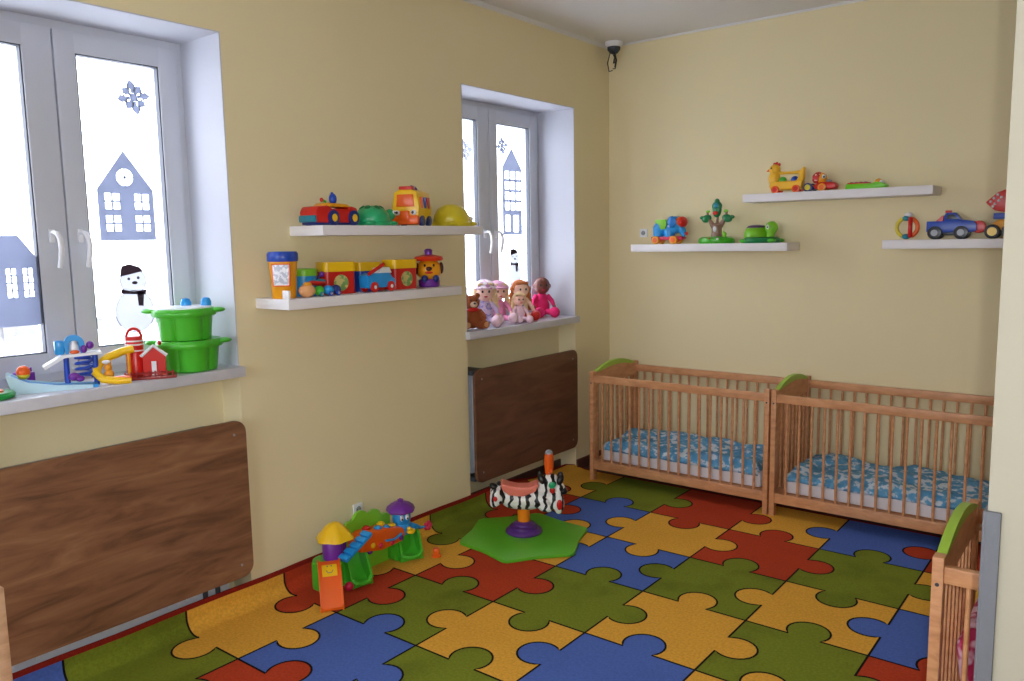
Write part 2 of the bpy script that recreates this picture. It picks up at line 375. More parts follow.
# ------------------------------------------------------------------ rug
def build_rug():
    X0, P5 = -0.11, 0.5; rug_y1, rug_y0 = -0.455, -5.0
    NC = 6
    colors = {1: 'YGRYBR', 2: 'RBYRGY', 3: 'GYBGYB', 4: 'YRGYGR', 5: 'RGYBYB', 6: 'YBGRYG', 7: 'GRYBGR', 8: 'BYRGBY', 9: 'YBGYRG'}
    # tab directions: vertical edges between column c and c+1 (R = bulges right), horizontal ones below row r (U = bulges to the back)
    VE = {1: 'LRRLL', 2: 'RLRRR', 3: 'RLLLL', 4: 'RRRRR', 5: 'RLLRL', 6: 'RRLRR', 7: 'RLRLR', 8: 'LRRLR', 9: 'RLRRL'}
    HE = {1: 'UUDUUU', 2: 'DUDUDD', 3: 'DUUUUU', 4: 'DUDUUD', 5: 'DUUUDU', 6: 'DUDUUD', 7: 'DDUDUU', 8: 'UDUUDU'}
    R_, off = 0.087, 0.058
    def edge(p, q, sgn):
        # straight edge with a round tab in the middle; sgn +1: to the left of p->q
        p = Vector(p); q = Vector(q); d = (q-p).normalized(); nrm = Vector((-d.y, d.x))*sgn
        hw = math.sqrt(R_*R_-off*off); mid = (p+q)/2
        pts = [p, mid-d*hw]
        c = mid+nrm*off; a0 = math.atan2(-off, -hw)
        tot = 2*PI-2*math.acos(off/R_)
        a1 = a0 - tot
        for i in range(1, 18):
            a = a0 + (a1-a0)*i/18
            pts.append(c + d*math.cos(a)*R_ + nrm*math.sin(a)*R_)
        pts += [mid+d*hw, q]
        return pts
    def X(c): return X0+P5*c if c > 0 else -0.057
    def Y(r): return -0.5*r          # row r lies between Y(r) (back) and Y(r+1)
    def Yc(r): return max(rug_y0, min(rug_y1, Y(r)))
    V, Hh = {}, {}
    for r in range(1, 10):
        for c in range(5):
            p, q = (X(c+1), rug_y1 if r == 1 else Y(r)), (X(c+1), Y(r+1))
            # going towards the camera; left of that direction is +x
            base = edge((X(c+1), Y(r)), q, 1 if VE[r][c] == 'R' else -1); base[0] = Vector(p)
            V[(r, c)] = base
    for r in range(1, 9):
        for c in range(NC):
            Hh[(r, c)] = edge((X(c), Y(r+1)), (X(c+1), Y(r+1)), 1 if HE[r][c] == 'U' else -1)
    bm = bmesh.new(); keys = ['Y', 'B', 'R', 'G', 'K', 'E']
    for r in range(1, 10):
        for c in range(NC):
            top = Hh[(r-1, c)] if r > 1 else [Vector((X(c), rug_y1)), Vector((X(c+1), rug_y1))]
            bot = Hh[(r, c)] if r < 9 else [Vector((X(c), Y(10))), Vector((X(c+1), Y(10)))]
            lef = V[(r, c-1)] if c > 0 else [Vector((X(0), top[0].y)), Vector((X(0), bot[0].y))]
            rig = V[(r, c)] if c < 5 else [Vector((X(6), top[0].y)), Vector((X(6), bot[0].y))]
            loop = top[:-1] + rig[:-1] + bot[::-1][:-1] + lef[::-1][:-1]
            f = bm.faces.new([bm.verts.new((p.x, p.y, 0.0)) for p in loop]); f.normal_update()
            if f.normal.z < 0: f.normal_flip()
            f.material_index = keys.index(colors[r][c])
    def ribbon(pts, wd, mi, z=0.0008):
        pts = [Vector((p[0], p[1])) for p in pts]; prev = None
        for i, p in enumerate(pts):
            a = pts[max(0, i-1)]; q = pts[min(len(pts)-1, i+1)]
            d = (q-a).normalized(); n_ = Vector((-d.y, d.x))*wd/2
            l = bm.verts.new((p.x+n_.x, p.y+n_.y, z)); r2 = bm.verts.new((p.x-n_.x, p.y-n_.y, z))
            if prev:
                f = bm.faces.new((prev[0], prev[1], r2, l)); f.material_index = mi
                f.normal_update()
                if f.normal.z < 0: f.normal_flip()
            prev = (l, r2)
    for e in V.values(): ribbon(e, 0.0085, 4)
    for e in Hh.values(): ribbon(e, 0.0085, 4, 0.0009)
    bw = 0.022
    ribbon([(X(0)-bw/2, rug_y1), (X(0)-bw/2, Y(10))], bw, 5)
    ribbon([(X(0)-bw/2, rug_y1+0.008), (X(6), rug_y1+0.008)], 0.016, 5)
    ribbon([(X(6)+bw/2, rug_y1), (X(6)+bw/2, Y(10))], bw, 5)
    bmesh.ops.triangulate(bm, faces=[f for f in bm.faces if len(f.verts) > 4])
    # cuts so that the rug can curl up against the wall
    xs = [X(0)-bw + i*0.012 for i in range(1, 16)]
    for xv in xs:
        bmesh.ops.bisect_plane(bm, geom=bm.verts[:]+bm.edges[:]+bm.faces[:], plane_co=(xv, 0, 0), plane_no=(1, 0, 0))
    for i in range(40):
        yv = -0.5-0.1*i
        gg = [f for f in bm.faces if min(v.co.x for v in f.verts) < 0.13]
        es = {e for f in gg for e in f.edges}; vs = {v for f in gg for v in f.verts}
        bmesh.ops.bisect_plane(bm, geom=list(vs)+list(es)+gg, plane_co=(0, yv, 0), plane_no=(0, 1, 0))
    # curl: unrolled x -> (x, z); radius rc, foot at xf
    def curl(v):
        x, y, z = v.co
        # how far the rug climbs: fully along the wall, easing off near its back end
        k = min(1.0, max(0.0, (-0.85-y)/0.75)); k = k*k*(3-2*k); k = 0.12+0.88*k
        lim = 0.010 - 0.13*min(1.0, max(0.0, (1.50+y)/0.30))*min(1.0, max(0.0, (-0.478-y)/0.02))
        rc = 0.062; xt = 0.012
        xf = xt+rc
        s = xf-x
        if s > 0:
            th = s/rc*0.97
            th = min(th, PI/2*k) if k < 1 else min(th, PI/2)
            rest = s - th*rc/0.97
            nx = xf - rc*math.sin(th) - rest*math.cos(th); nz = rc*(1-math.cos(th)) + rest*math.sin(th)
            nx += z*math.sin(th); nz += z*math.cos(th)
            wav = 0.004*math.sin(y*9+1)*min(1, s/0.1)
            v.co = Vector((max(nx, lim)+abs(wav)*0.6, y, nz + wav*.5))
    for v in bm.verts: curl(v)
    me = bpy.data.meshes.new('puzzle_rug'); bm.to_mesh(me); bm.free()
    for kk in keys: me.materials.append(RUG[kk])
    o = bpy.data.objects.new('puzzle_rug', me); col.objects.link(o); o.location.z = 0.009
    sm = o.modifiers.new('th', 'SOLIDIFY'); sm.thickness = 0.007; sm.offset = -1
    tag(o, 'large rug of yellow, blue, red and green jigsaw pieces outlined in black, on the floor', 'rug')
    return o
build_rug()
RZ = 0.010

# ------------------------------------------------------------------ radiators and boards under the windows
def radiator(y0, y1, z0, z1, label):
    t = empty('radiator', label, 'radiator', (-0.08, (y0+y1)/2, z0), 0, 'panel radiators under the windows')
    L = (y1-y0)/2; h = z1-z0
    b = MB(); b.bb(-0.045, 0.065, -L, L, 0, h, .006); b.build('radiator_body', RAD, t)
    b = MB()
    n = int(L*2/0.04)
    for i in range(n): b.bb(0.064, 0.070, -L+0.02+i*0.04, -L+0.04+i*0.04, 0.03, h-0.03, .002)
    b.build('front_ribs', RAD, t)
    b = MB().bb(-0.03, 0.05, -L+.02, L-.02, h, h+.006, .001); b.build('top_grille', GREY, t)
    return t
radiator(-4.22, -3.27, 0.10, 0.85, 'white radiator behind the big oak board under the left window')
radiator(-1.595, -0.56, 0.24, 0.85, 'white radiator behind the darker board under the far window')
def rounded(y0, y1, z0, z1, r, n=8):
    p = []
    for (cy, cz, a) in ((y1-r, z1-r, 0), (y0+r, z1-r, 90), (y0+r, z0+r, 180), (y1-r, z0+r, 270)):
        p += arc(cy, cz, r, a, a+90, n)
    return p
def cover(y0, y1, z0, z1, m, label, pipes):
    t = empty('radiator_cover_board', label, 'board', (0.03, (y0+y1)/2, z0)); L = (y1-y0)/2
    MB().prism(rounded(-L, L, 0, z1-z0, 0.055), 0.0, 0.02, 'yz').build('wooden_board', m, t, angle=0.5)
    for s in (-1, 1):
        k = MB(); k.bb(-0.03, 0.0, s*(L-.07)-.055, s*(L-.07)+.055, -0.004, .03, .002) if False else k.bb(-0.02, 0.0, s*(L-.12)-.02, s*(L-.12)+.02, .02, z1-z0-.02, .002)
        k.build('bracket', DGREY, t)
    for s in (-1, 1):
        for zz in (0.06, z1-z0-.06): MB().sph((0.021, s*(L-.06), zz), (.003, .006, .006), 10).build('screw', GREY, t)
    return t
cover(-4.29, -3.183, 0.172, 0.887, BOARD, 'big wide oak-look board with rounded corners under the left window', True)
cover(-1.620, -0.516, 0.192, 0.890, BOARD2, 'dark brown oak-look board with rounded corners under the far window', False)
for (ya, z, lb) in ((-1.60, 0.868, 'upper dark grey steel bracket at the left edge of the far board'), (-1.60, 0.215, 'lower dark grey steel bracket at the left edge of the far board')):
    tag(MB().bb(-0.145, 0.03, ya-.02, ya+.12, z-.012, z+.012, .002).build('steel_bracket', DGREY), lb, 'bracket')
for (ya, lb) in ((-3.395, 'left of two dark grey pipes under the big board'), (-3.335, 'right of two dark grey pipes under the big board')):
    tag(MB().cyl((-0.005, ya, 0.0), (-0.005, ya, 0.2), .011, n=14).build('heating_pipe', DGREY), lb, 'pipe')

# ------------------------------------------------------------------ wall shelves
def shelf_left(y0, y1, zt, label, lip=False):
    t = empty('wall_shelf', label, 'shelf', (0, (y0+y1)/2, zt-0.046)); L = (y1-y0)/2
    MB().bb(0.0, 0.242, -L, L, 0, 0.046, .002).build('shelf_board', SHELF, t)
    if lip: MB().bb(0.20, 0.242, -L, -L+.012, 0.044, 0.085, .002).build('end_stop', SHELF, t)
def shelf_back(x0, x1, zt, label):
    t = empty('wall_shelf', label, 'shelf', ((x0+x1)/2, 0, zt-0.05)); L = (x1-x0)/2
    MB().bb(-L, L, -0.234, 0, 0, 0.05, .002).build('shelf_board', SHELF, t)
ZA, ZB = 1.737, 1.415
shelf_left(-2.858, -1.748, ZA, 'upper white floating shelf on the wall between the windows')
shelf_left(-3.062, -1.935, ZB, 'lower white floating shelf on the wall between the windows', True)
Z1, Z2, Z3 = 1.614, 1.920, 1.622
shelf_back(0.316, 1.411, Z1, 'white floating shelf on the back wall holding elephant, tree and turtle')
shelf_back(1.121, 2.208, Z2, 'highest white floating shelf on the back wall')
shelf_back(1.958, 3.06, Z3, 'white floating shelf on the back wall reaching behind the right wall')

# ------------------------------------------------------------------ cribs
def make_crib(label, group):
    Lx, Wy, ph = 1.245, 0.625, 0.764; ps = 0.045
    t = empty('crib', label, 'crib', (0, 0, 0), 0, group)
    for sx in (0, Lx-.030):
        for sy in (0, Wy-ps):
            MB().bb(sx, sx+.030, sy, sy+ps, 0, ph, .004).build('post', BEECH, t)
    for sx, tall in ((0, True), (Lx-.030, False)):
        x0 = sx+.005; x1 = sx+.025
        n = 14; top = [(ps-.002, .762)]
        hgt = 0.062 if tall else 0.0
        out = []
        for i in range(n+1):
            u = i/n; out.append((ps-.004+u*(Wy-2*ps+.008), 0.752 + hgt*math.sin(PI*u)**0.9*0.92))
        lo = [(Wy-ps+.004, .665), (ps-.004, .665)]
        if tall:
            MB().prism(out+lo, x0, x1, 'yz').build('head_panel', BEECH, t, smooth=False)
            out = [(y, z+.004) for y, z in out]
            cap = out + [(y, z-0.034*math.sin(PI*i/n)**0.6-.002) for i, (y, z) in reversed(list(enumerate(out)))]
            lab(MB().prism(cap, x0-.003, x1+.003, 'yz').build('arched_cap', LIME, t, smooth=False), 'lime green arched cap')
        else:
            MB().bb(x0, x1, ps, Wy-ps, .692, .737, .003).build('end_rail', BEECH, t)
        MB().bb(x0, x1, ps, Wy-ps, .088, .150, .003).build('end_rail', BEECH, t)
        for k in range(8):
            y = ps + (k+.5)*(Wy-2*ps)/8
            MB().bb(x0+.004, x1-.004, y-.013, y+.013, .148, .694 if not tall else .668, .003).build('bar', BEECH, t)
    for sy in (0.008, Wy-.008-.026):
        MB().bb(.028, Lx-.028, sy, sy+.026, .690, .738, .004).build('side_rail', BEECH, t)
        MB().bb(.028, Lx-.028, sy, sy+.026, .086, .146, .004).build('side_rail', BEECH, t)
        for k in range(16):
            x = .030 + (k+.85)*(Lx-.06)/16.7
            MB().cyl((x, sy+.013, .144), (x, sy+.013, .692), .0075, n=10).build('bar', BEECH, t)
    for x in (0.015, Lx-.015):
        MB().cyl((x, -.001, .686), (x, .004, .686), .0055, n=16).build('bolt', DGREY, t)
    MB().bb(ps-.01, Lx-ps+.01, .035, Wy-.035, .128, .142).build('mattress_base', BEECH, t, smooth=False)
    return t
CX, CY = 0.226, -0.615
crib = make_crib('beech crib with green arched head panel, in the far left corner', 'beech cribs')
crib.location = (CX, CY-.025, 0)
c2 = copy_tree(crib); c2.location = (CX+1.256, CY-.025, 0); c2['label'] = 'beech crib with green arched head panel, standing right of the corner crib'
c3 = copy_tree(crib); c3.location = (2.736, -2.805, 0.0); c3['label'] = 'beech crib mostly hidden behind the near right wall, only its head end showing'

def bedding(x, y, m, nm, lb1, lb2, seed, peak=0.16):
    t = MB().bb(x+.062, x+1.183, y+.055, y+.565, .143, .243, .025).build('crib_mattress', SHEET)
    tag(t, lb1, 'mattress', 'crib mattresses')
    bm = bmesh.new(); nx, ny = 70, 34; g = []
    for i in range(nx+1):
        row = []
        for j in range(ny+1):
            u, v = i/nx, j/ny
            p = Vector((u*6+seed, v*3.2+seed*.3, 0))
            hgt = 0.020 + 0.050*max(0, noise.noise(p)+.35) + 0.014*noise.noise(p*2.8) + .006*noise.noise(p*7)
            e = min(1, min(u, 1-u)/0.05, min(v, 1-v)/0.08); e = e*(2-e)
            hgt = hgt*e + 0.004 + (0.02*(1-u)**2 if seed < 3 else 0.0)*e
            px = x+.075+u*1.095 + .008*noise.noise(p*1.3)*e; py = y+.052+v*.515 + .008*noise.noise(p*1.1+Vector((9, 0, 0)))*e
            row.append(bm.verts.new((px, py, .240+hgt*.85)))
        g.append(row)
    for i in range(nx):
        for j in range(ny): bm.faces.new((g[i][j], g[i+1][j], g[i+1][j+1], g[i][j+1]))
    # front hanging edge, down over the side of the mattress
    prev = None
    for i in range(nx+1):
        v = g[i][0].co; dz = 0.030+.014*noise.noise(Vector((i*.15+seed, 3, 0)))
        a = bm.verts.new((v.x, y+.045, v.z-.006)); b_ = bm.verts.new((v.x, y+.047, .240-dz*.6))
        if prev:
            bm.faces.new((prev[0], a, g[i][0], g[i-1][0])); bm.faces.new((prev[1], b_, a, prev[0]))
        prev = (a, b_)
    bmesh.ops.recalc_face_normals(bm, faces=bm.faces)
    me = bpy.data.meshes.new(nm); bm.to_mesh(me); bm.free(); me.materials.append(m)
    me.polygons.foreach_set('use_smooth', [True]*len(me.polygons))
    o = bpy.data.objects.new(nm, me); col.objects.link(o)
    s = o.modifiers.new('s', 'SOLIDIFY'); s.thickness = .006; s.offset = 1
    tag(o, lb2, 'duvet')
bedding(CX, CY-.025, DUVET, 'crib_duvet', 'white mattress in the far left corner crib', 'rumpled blue and white patterned duvet in the corner crib', 1.2)
bedding(CX+1.256, CY-.025, DUVET, 'crib_duvet', 'white mattress in the right back crib', 'blue and white patterned duvet in the right back crib', 4.7)
bedding(2.736, -2.805, PINKDUVET, 'crib_duvet', 'white mattress in the crib behind the near right wall', 'pink and magenta patterned duvet in the near right crib', 8.1)

pw = MB().box((0, 0, .125), (.085, .44, .25), .038, rot=(0, -.12, 0), seg=4)
for v in pw.bm.verts: v.co += Vector((noise.noise(v.co*9)*.012, 0, noise.noise(v.co*7+Vector((3, 1, 0)))*.014))
tag(pw.build('folded_blanket', PINKDUVET, remesh=.008), 'pink and white folded blanket propped inside the near right crib', 'blanket', loc=(2.842, -2.492, .262))

# ------------------------------------------------------------------ foam corner guard and small fittings
gd = MB(); gd.bb(2.930, 2.958, -3.413, -3.40, 0, 1.104, .004); gd.bb(2.926, 2.9325, -3.413, -3.36, 0, 1.104, .004)
tag(gd.build('corner_guard', FOAM), 'grey foam guard on the corner of the near right wall', 'corner guard')
def socket(name, loc, rz, lb, sz=.08):
    t = empty(name, lb, 'socket', loc, rz)
    h = sz/2
    MB().box((0, -.005, 0), (sz, .010, sz), .003).build('cover_plate', WHITE, t)
    MB().cyl((0, -.011, 0), (0, -.009, 0), h*.55, n=20).build('socket_face', GREY, t)
    for s in (-1, 1): MB().cyl((s*.01, -.0125, 0), (s*.01, -.0105, 0), .003, n=10).build('socket_hole', BLACK, t)
socket('wall_socket', (0.0, -2.522, 0.280), RL, 'white wall socket low on the left wall above the play centre', .062)
socket('wall_socket', (0.29, 0.0, 1.694), 0, 'small white socket on the back wall beside the blue elephant', .06)
t = empty('smoke_detector', 'white ceiling detector with dark wires hanging loose in the room corner', 'detector', (0.10, -0.10, H))
MB().lathe([(.062, 0), (.062, -.02), (.055, -.034), (.05, -.036)]).build('detector_base', WHITE, t)
MB().lathe([(.047, -.034), (.045, -.055), (.03, -.075), (.01, -.085)]).build('detector_head', DGREY, t)
for k, (dx, dy, L) in enumerate(((-.03, -.01, .2), (.005, .01, .17), (.02, -.02, .19), (-.012, .02, .14))):
    MB().tube([(dx*.6, dy, -.05), (dx, dy, -.09), (dx*1.5+.004*k, dy*1.2, -L*.7), (dx*1.1, dy, -L), (dx*.2, dy, -L+.004)], .004 + .002*(k % 2), 8).build('wire', BLACK, t)

# ------------------------------------------------------------------ window stickers
SX = -0.3135
def sticker(name, pts_list, m, label, cat='window sticker', group=None, thick=.0012, org=None, parent=None):
    b = MB()
    ob = org or (0, 0)
    for pts in pts_list: b.prism([(u-ob[0], v-ob[1]) for u, v in pts], 0.0, thick, 'yz')
    o = b.build(name, m, parent, smooth=False)
    if parent is None: tag(o, label, cat, group, (SX, ob[0], ob[1]))
    return o
def rect(y0, y1, z0, z1): return [(y0, z0), (y1, z0), (y1, z1), (y0, z1)]
def grid_house(y0, y1, z0, z1, za, wins, circle=None):
    """silhouette cut into rectangles around its windows: returns a list of pieces"""
    ycuts = sorted({y0, y1, *[w for wn in wins for w in wn[:2]]}); zcuts = sorted({z0, z1, *[w for wn in wins for w in wn[2:]]})
    out = []
    for a, b_ in zip(ycuts, ycuts[1:]):
        for c, d in zip(zcuts, zcuts[1:]):
            my, mz = (a+b_)/2, (c+d)/2
            if not any(w[0] < my < w[1] and w[2] < mz < w[3] for w in wins): out.append(rect(a, b_, c, d))
    ym = (y0+y1)/2
    if circle:
        cy, cz, r = circle; N = 40
        # gable ring around a round window: strips between the circle and the triangle
        def ray(a):
            d = (math.cos(a), math.sin(a)); best = 9
            tri = [(y0, z1), (y1, z1), (ym, za)]
            for i in range(3):
                p, q = tri[i], tri[(i+1) % 3]; ex, ez = q[0]-p[0], q[1]-p[1]
                den = d[0]*ez-d[1]*ex
                if abs(den) < 1e-9: continue
                t_ = ((p[0]-cy)*ez-(p[1]-cz)*ex)/den; s = ((p[0]-cy)*d[1]-(p[1]-cz)*d[0])/den
                if t_ > 0 and -1e-6 <= s <= 1+1e-6: best = min(best, t_)
            return (cy+d[0]*best, cz+d[1]*best)
        angs = sorted([2*PI*i/N for i in range(N)] + [math.atan2(q[1]-cz, q[0]-cy) % (2*PI) for q in ((y0, z1), (y1, z1), (ym, za))])
        for i in range(len(angs)):
            a, b2 = angs[i], angs[(i+1) % len(angs)]
            if abs((b2-a) % (2*PI)) < 1e-6: continue
            out.append([(cy+r*math.cos(a), cz+r*math.sin(a)), ray(a), ray(b2), (cy+r*math.cos(b2), cz+r*math.sin(b2))])
        out.append(rect(cy-r, cy+r, cz-.003, cz+.003)); out.append(rect(cy-.003, cy+.003, cz-r, cz+r))
    else: out.append([(y0, z1), (y1, z1), (ym, za)])
    return out
def panes(y0, y1, z0, z1, g=.008, nz=2):
    ym = (y0+y1)/2; r = []
    h = (z1-z0-g*(nz-1))/nz
    for k in range(nz):
        a = z0+k*(h+g); r += [(y0, ym-g/2, a, a+h), (ym+g/2, y1, a, a+h)]
    return r
# right pane of the left window
ws_ = []
for ya in (-3.553, -3.425):
    for za in (1.722, 1.815): ws_ += panes(ya, ya+.062, za, za+.066)
sticker('house_sticker', grid_house(-3.583, -3.340, 1.682, 1.898, 2.062, ws_, (-3.462, 1.950, .036)), STICK,
        'pale blue paper house with a round gable window, on the left window', org=(-3.46, 1.68))
ws_ = []
for ya in (-4.030, -3.953, -3.893):
    for za in (1.465, ): ws_ += panes(ya, ya+.034, za, za+.112, .006, 4)
o = sticker('house_sticker', grid_house(-4.17, -3.842, 1.352, 1.62, 1.62, ws_)[:-1] + [[(-4.17, 1.62), (-3.842, 1.62), (-3.90, 1.705), (-4.17, 1.705)]], STICK,
        'wide pale blue paper house with arched windows on the leftmost pane', org=(-4.0, 1.352))
# far window
ws_ = []
for za in (1.865, 1.935, 2.005, 2.075):
    for i in range(3): ws_.append((-0.845+i*.063, -0.845+i*.063+.045, za, za+.052))
ws_ += [(-0.845, -0.795, 1.72, 1.83), (-0.755, -0.700, 1.715, 1.83)]
sticker('house_sticker', grid_house(-0.875, -0.660, 1.695, 2.150, 2.285, ws_), STICK, 'tall narrow pale blue paper house on the far window', org=(-0.77, 1.7))
def snowflake(cy, cz, R, label, m):
    L = []
    for k in range(8):
        a = PI/4*k+.2; rr = R*(1 if k % 2 == 0 else .80); d = Vector((math.cos(a), math.sin(a))); n_ = Vector((-d.y, d.x)); c = Vector((cy, cz))
        q = [(.22, .006), (.48, .006), (.52, .018), (.64, .011), (.70, .017), (.85, .009), (1.0, 0), (.85, -.009), (.70, -.017), (.64, -.011), (.52, -.018), (.48, -.006), (.22, -.006)]
        L.append([tuple(c+d*rr*u+n_*v*(R/.07)) for u, v in q])
    L.append([(cy+R*.225*math.cos(PI/4*(k+.5)+.2), cz+R*.225*math.sin(PI/4*(k+.5)+.2)) for k in range(8)])
    sticker('snowflake_sticker', L, m, label, org=(cy, cz))
snowflake(-3.397, 2.291, .075, 'pale blue snowflake sticker on the left window above the house', STICK)
snowflake(-0.868, 2.292, .062, 'pale blue snowflake sticker on the far window above the tall house', STICK)
snowflake(-1.25, 2.23, .075, 'faint white snowflake sticker on the left pane of the far window', STICKP)
def snowman(cy, zc, s, label):
    t = empty('snowman_sticker', label, 'window sticker', (SX, cy, zc))
    def disk(y, z, ry, rz_): return [(y+ry*math.cos(2*PI*i/36), z+rz_*math.sin(2*PI*i/36)) for i in range(36)]
    body = MB().prism(disk(0, 0, .082*s, .088*s), 0, .0010, 'yz').prism(disk(0, .125*s, .055*s, .055*s), .0001, .0011, 'yz')
    body.build('snowman_body', SMWHITE, t, smooth=False)
    ol = MB()
    for (y, z, r1, r2, a0, a1) in ((0, 0, .082, .088, 110, 430), (0, .125, .055, .055, -50, 230)):
        pts = [(0.0012, (y+r1*math.cos(math.radians(a)))*s, (z+r2*math.sin(math.radians(a)))*s) for a in range(a0, a1, 8)]
        ol.tube(pts, .0012*s, 6)
    ol.build('outline', DGREY, t)
    d = MB()
    d.prism([(y*s, z*s) for y, z in [(-.055, .075), (.05, .068), (.055, .09), (0, .080), (-.052, .095)]], .0012, .0022, 'yz')
    d.prism([(y*s, z*s) for y, z in [(.012, .08), (.042, .078), (.036, .02), (.016, .022)]], .0012, .0022, 'yz')
    lab(d.build('scarf', INK, t, smooth=False), 'dark scarf')
    d = MB().prism([(y*s, z*s) for y, z in [(-.055, .145), (.045, .165), (.03, .182), (-.01, .196), (-.045, .188)]], .0012, .0022, 'yz')
    lab(d.build('hat', INK, t, smooth=False), 'dark woolly hat')
    d = MB().sph((.0015, -.018*s, .135*s), (.001, .006*s, .006*s), 10).sph((.0015, .022*s, .138*s), (.001, .006*s, .006*s), 10).sph((.0015, .006*s, .118*s), (.001, .012*s, .007*s), 10)
    d.build('face', INK, t)
snowman(-3.458, 1.375, 1.05, 'snowman sticker with dark hat and scarf on the left window')
snowman(-0.755, 1.42, .92, 'small snowman sticker on the far window above the dolls')

# ------------------------------------------------------------------ zebra bouncer
def zebra():
    t = empty('zebra_bouncer', 'black and white striped zebra bouncer with pink seat on a green base mat', 'ride-on toy', (0.495, -1.744, RZ), math.radians(38.2))
    ca, sa = math.cos(math.radians(-38.2)), math.sin(math.radians(-38.2))
    W6 = [(0.293, -2.066), (0.663, -2.130), (0.896, -1.840), (0.751, -1.484), (0.375, -1.441), (0.154, -1.726)]
    loc = [((x-.495)*ca-(y+1.744)*sa, (x-.495)*sa+(y+1.744)*ca) for x, y in W6]
    pts = []
    for i in range(6):      # soft corners
        p = Vector(loc[i]); a = Vector(loc[i-1]); c = Vector(loc[(i+1) % 6])
        da = (a-p).normalized(); dc = (c-p).normalized()
        m1 = p+da*.035+(-da.orthogonal()*0); m2 = p+dc*.035
        pts += [tuple(p+da*.05), tuple(p+da*.02+dc*.004+(p.normalized())*.006), tuple(p+dc*.02+da*.004+(p.normalized())*.006), tuple(p+dc*.05)]
    mid = []
    for i in range(0, 24, 4):
        mid += pts[i:i+4]
        a = Vector(pts[i+3]); c = Vector(pts[(i+4) % 24]); mm = (a+c)/2
        mid.append(tuple(mm*0.965))
    MB().prism(mid, 0.0, .018, 'xy', bevel=.004).build('base_mat', pl('grass_green', (96, 182, 44)), t)
    MB().lathe([(.100, .018), (.104, .026), (.098, .038), (.080, .046), (.078, .056), (.060, .062), (.058, .072), (.040, .078), (.036, .084)]).build('spring_cone', pl('violet', (88, 46, 130)), t)
    MB().cyl((0, 0, .07), (0, 0, .16), .035, n=28).build('spring_column', pl('orange_yellow', (244, 136, 20)), t)
    b = MB()   # one continuous striped body
    b.sph((0.01, 0, .205), (.135, .062, .058), 28).sph((-.06, 0, .215), (.07, .060, .058), 24).sph((.07, 0, .222), (.065, .056, .055), 24)
    b.sph((-.125, 0, .245), (.045, .052, .045), 20)
    for s in (-1, 1):
        b.sph((-.150, s*.045, .235), (.038, .024, .050), 18).sph((-.163, s*.045, .205), (.026, .022, .030), 16)
        b.sph((.120, s*.050, .175), (.046, .022, .028), 18, rot=(0, .25, 0)).sph((.10, s*.048, .20), (.04, .022, .035), 16)
        b.sph((.195, s*.038, .190), (.032, .026, .060), 18)
    b.sph((.165, 0, .215), (.055, .05, .045), 20)
    b.sph((.115, 0, .27), (.038, .040, .055), 20).sph((.150, 0, .305), (.050, .046, .052), 22).sph((.195, 0, .262), (.040, .038, .042), 22)
    bo = b.build('zebra_body', ZEBRA, t, remesh=.0045)
    s_ = MB()
    pr = [(-.128, .306), (-.118, .314), (-.08, .300), (-.03, .288), (.03, .288), (.078, .308), (.086, .300), (.066, .262), (.0, .236), (-.075, .240), (-.115, .272)]
    s_.prism(pr, -.052, .052, 'xz', bevel=.010); s_.build('seat', PINK, t, remesh=.004)
    for s in (-1, 1):
        for (u, z) in ((.085, .352), (.19, .345)):
            MB().sph((u+.015, s*.030, z-.020), (.019, .014, .032), 14, rot=(s*.3, (.35 if u > .15 else -.35), 0)).build('ear', BLACK, t)
        MB().sph((-.155, s*.062, .232), (.014, .010, .018), 12).build('hoof_mark', RED, t)
        MB().sph((.198, s*.061, .190), (.016, .007, .030), 12).build('hoof_mark', RED, t)
    m = MB().sph((-.165, 0, .283), (.028, .022, .018), 16, rot=(0, .5, 0)).sph((-.135, 0, .30), (.014, .02, .012), 12); m.build('tail', BLACK, t)
    m = MB().sph((.222, 0, .255), (.026, .036, .022), 16, rot=(0, .5, 0)); m.build('muzzle', BLACK, t)
    for s in (-1, 1): MB().sph((.165, s*.042, .300), (.016, .012, .016), 14).build('eye', MINT, t)
    MB().lathe([(.018, 0), (.024, .02), (.026, .07), (.026, .10), (.022, .125)], (.145, 0, .345), 24).build('handle_grip', ORANGE, t)
    MB().sph((.145, 0, .468), (.023, .023, .020), 16).build('handle_cap', GREY, t)
    for s in (-1, 1):
        MB().cyl((.15, 0, .35), (.15, s*.05, .38), .010, n=12).build('handlebar', ORANGE, t)
    MB().sph((.160, -.043, .268), (.016, .010, .018), 14).build('button', RED, t)
    MB().lathe([(.019, 0), (.019, .008), (.008, .012)], (.158, -.046, .300), 20, axis=(0, -1, 0)).build('spinner', MINT, t)
zebra()

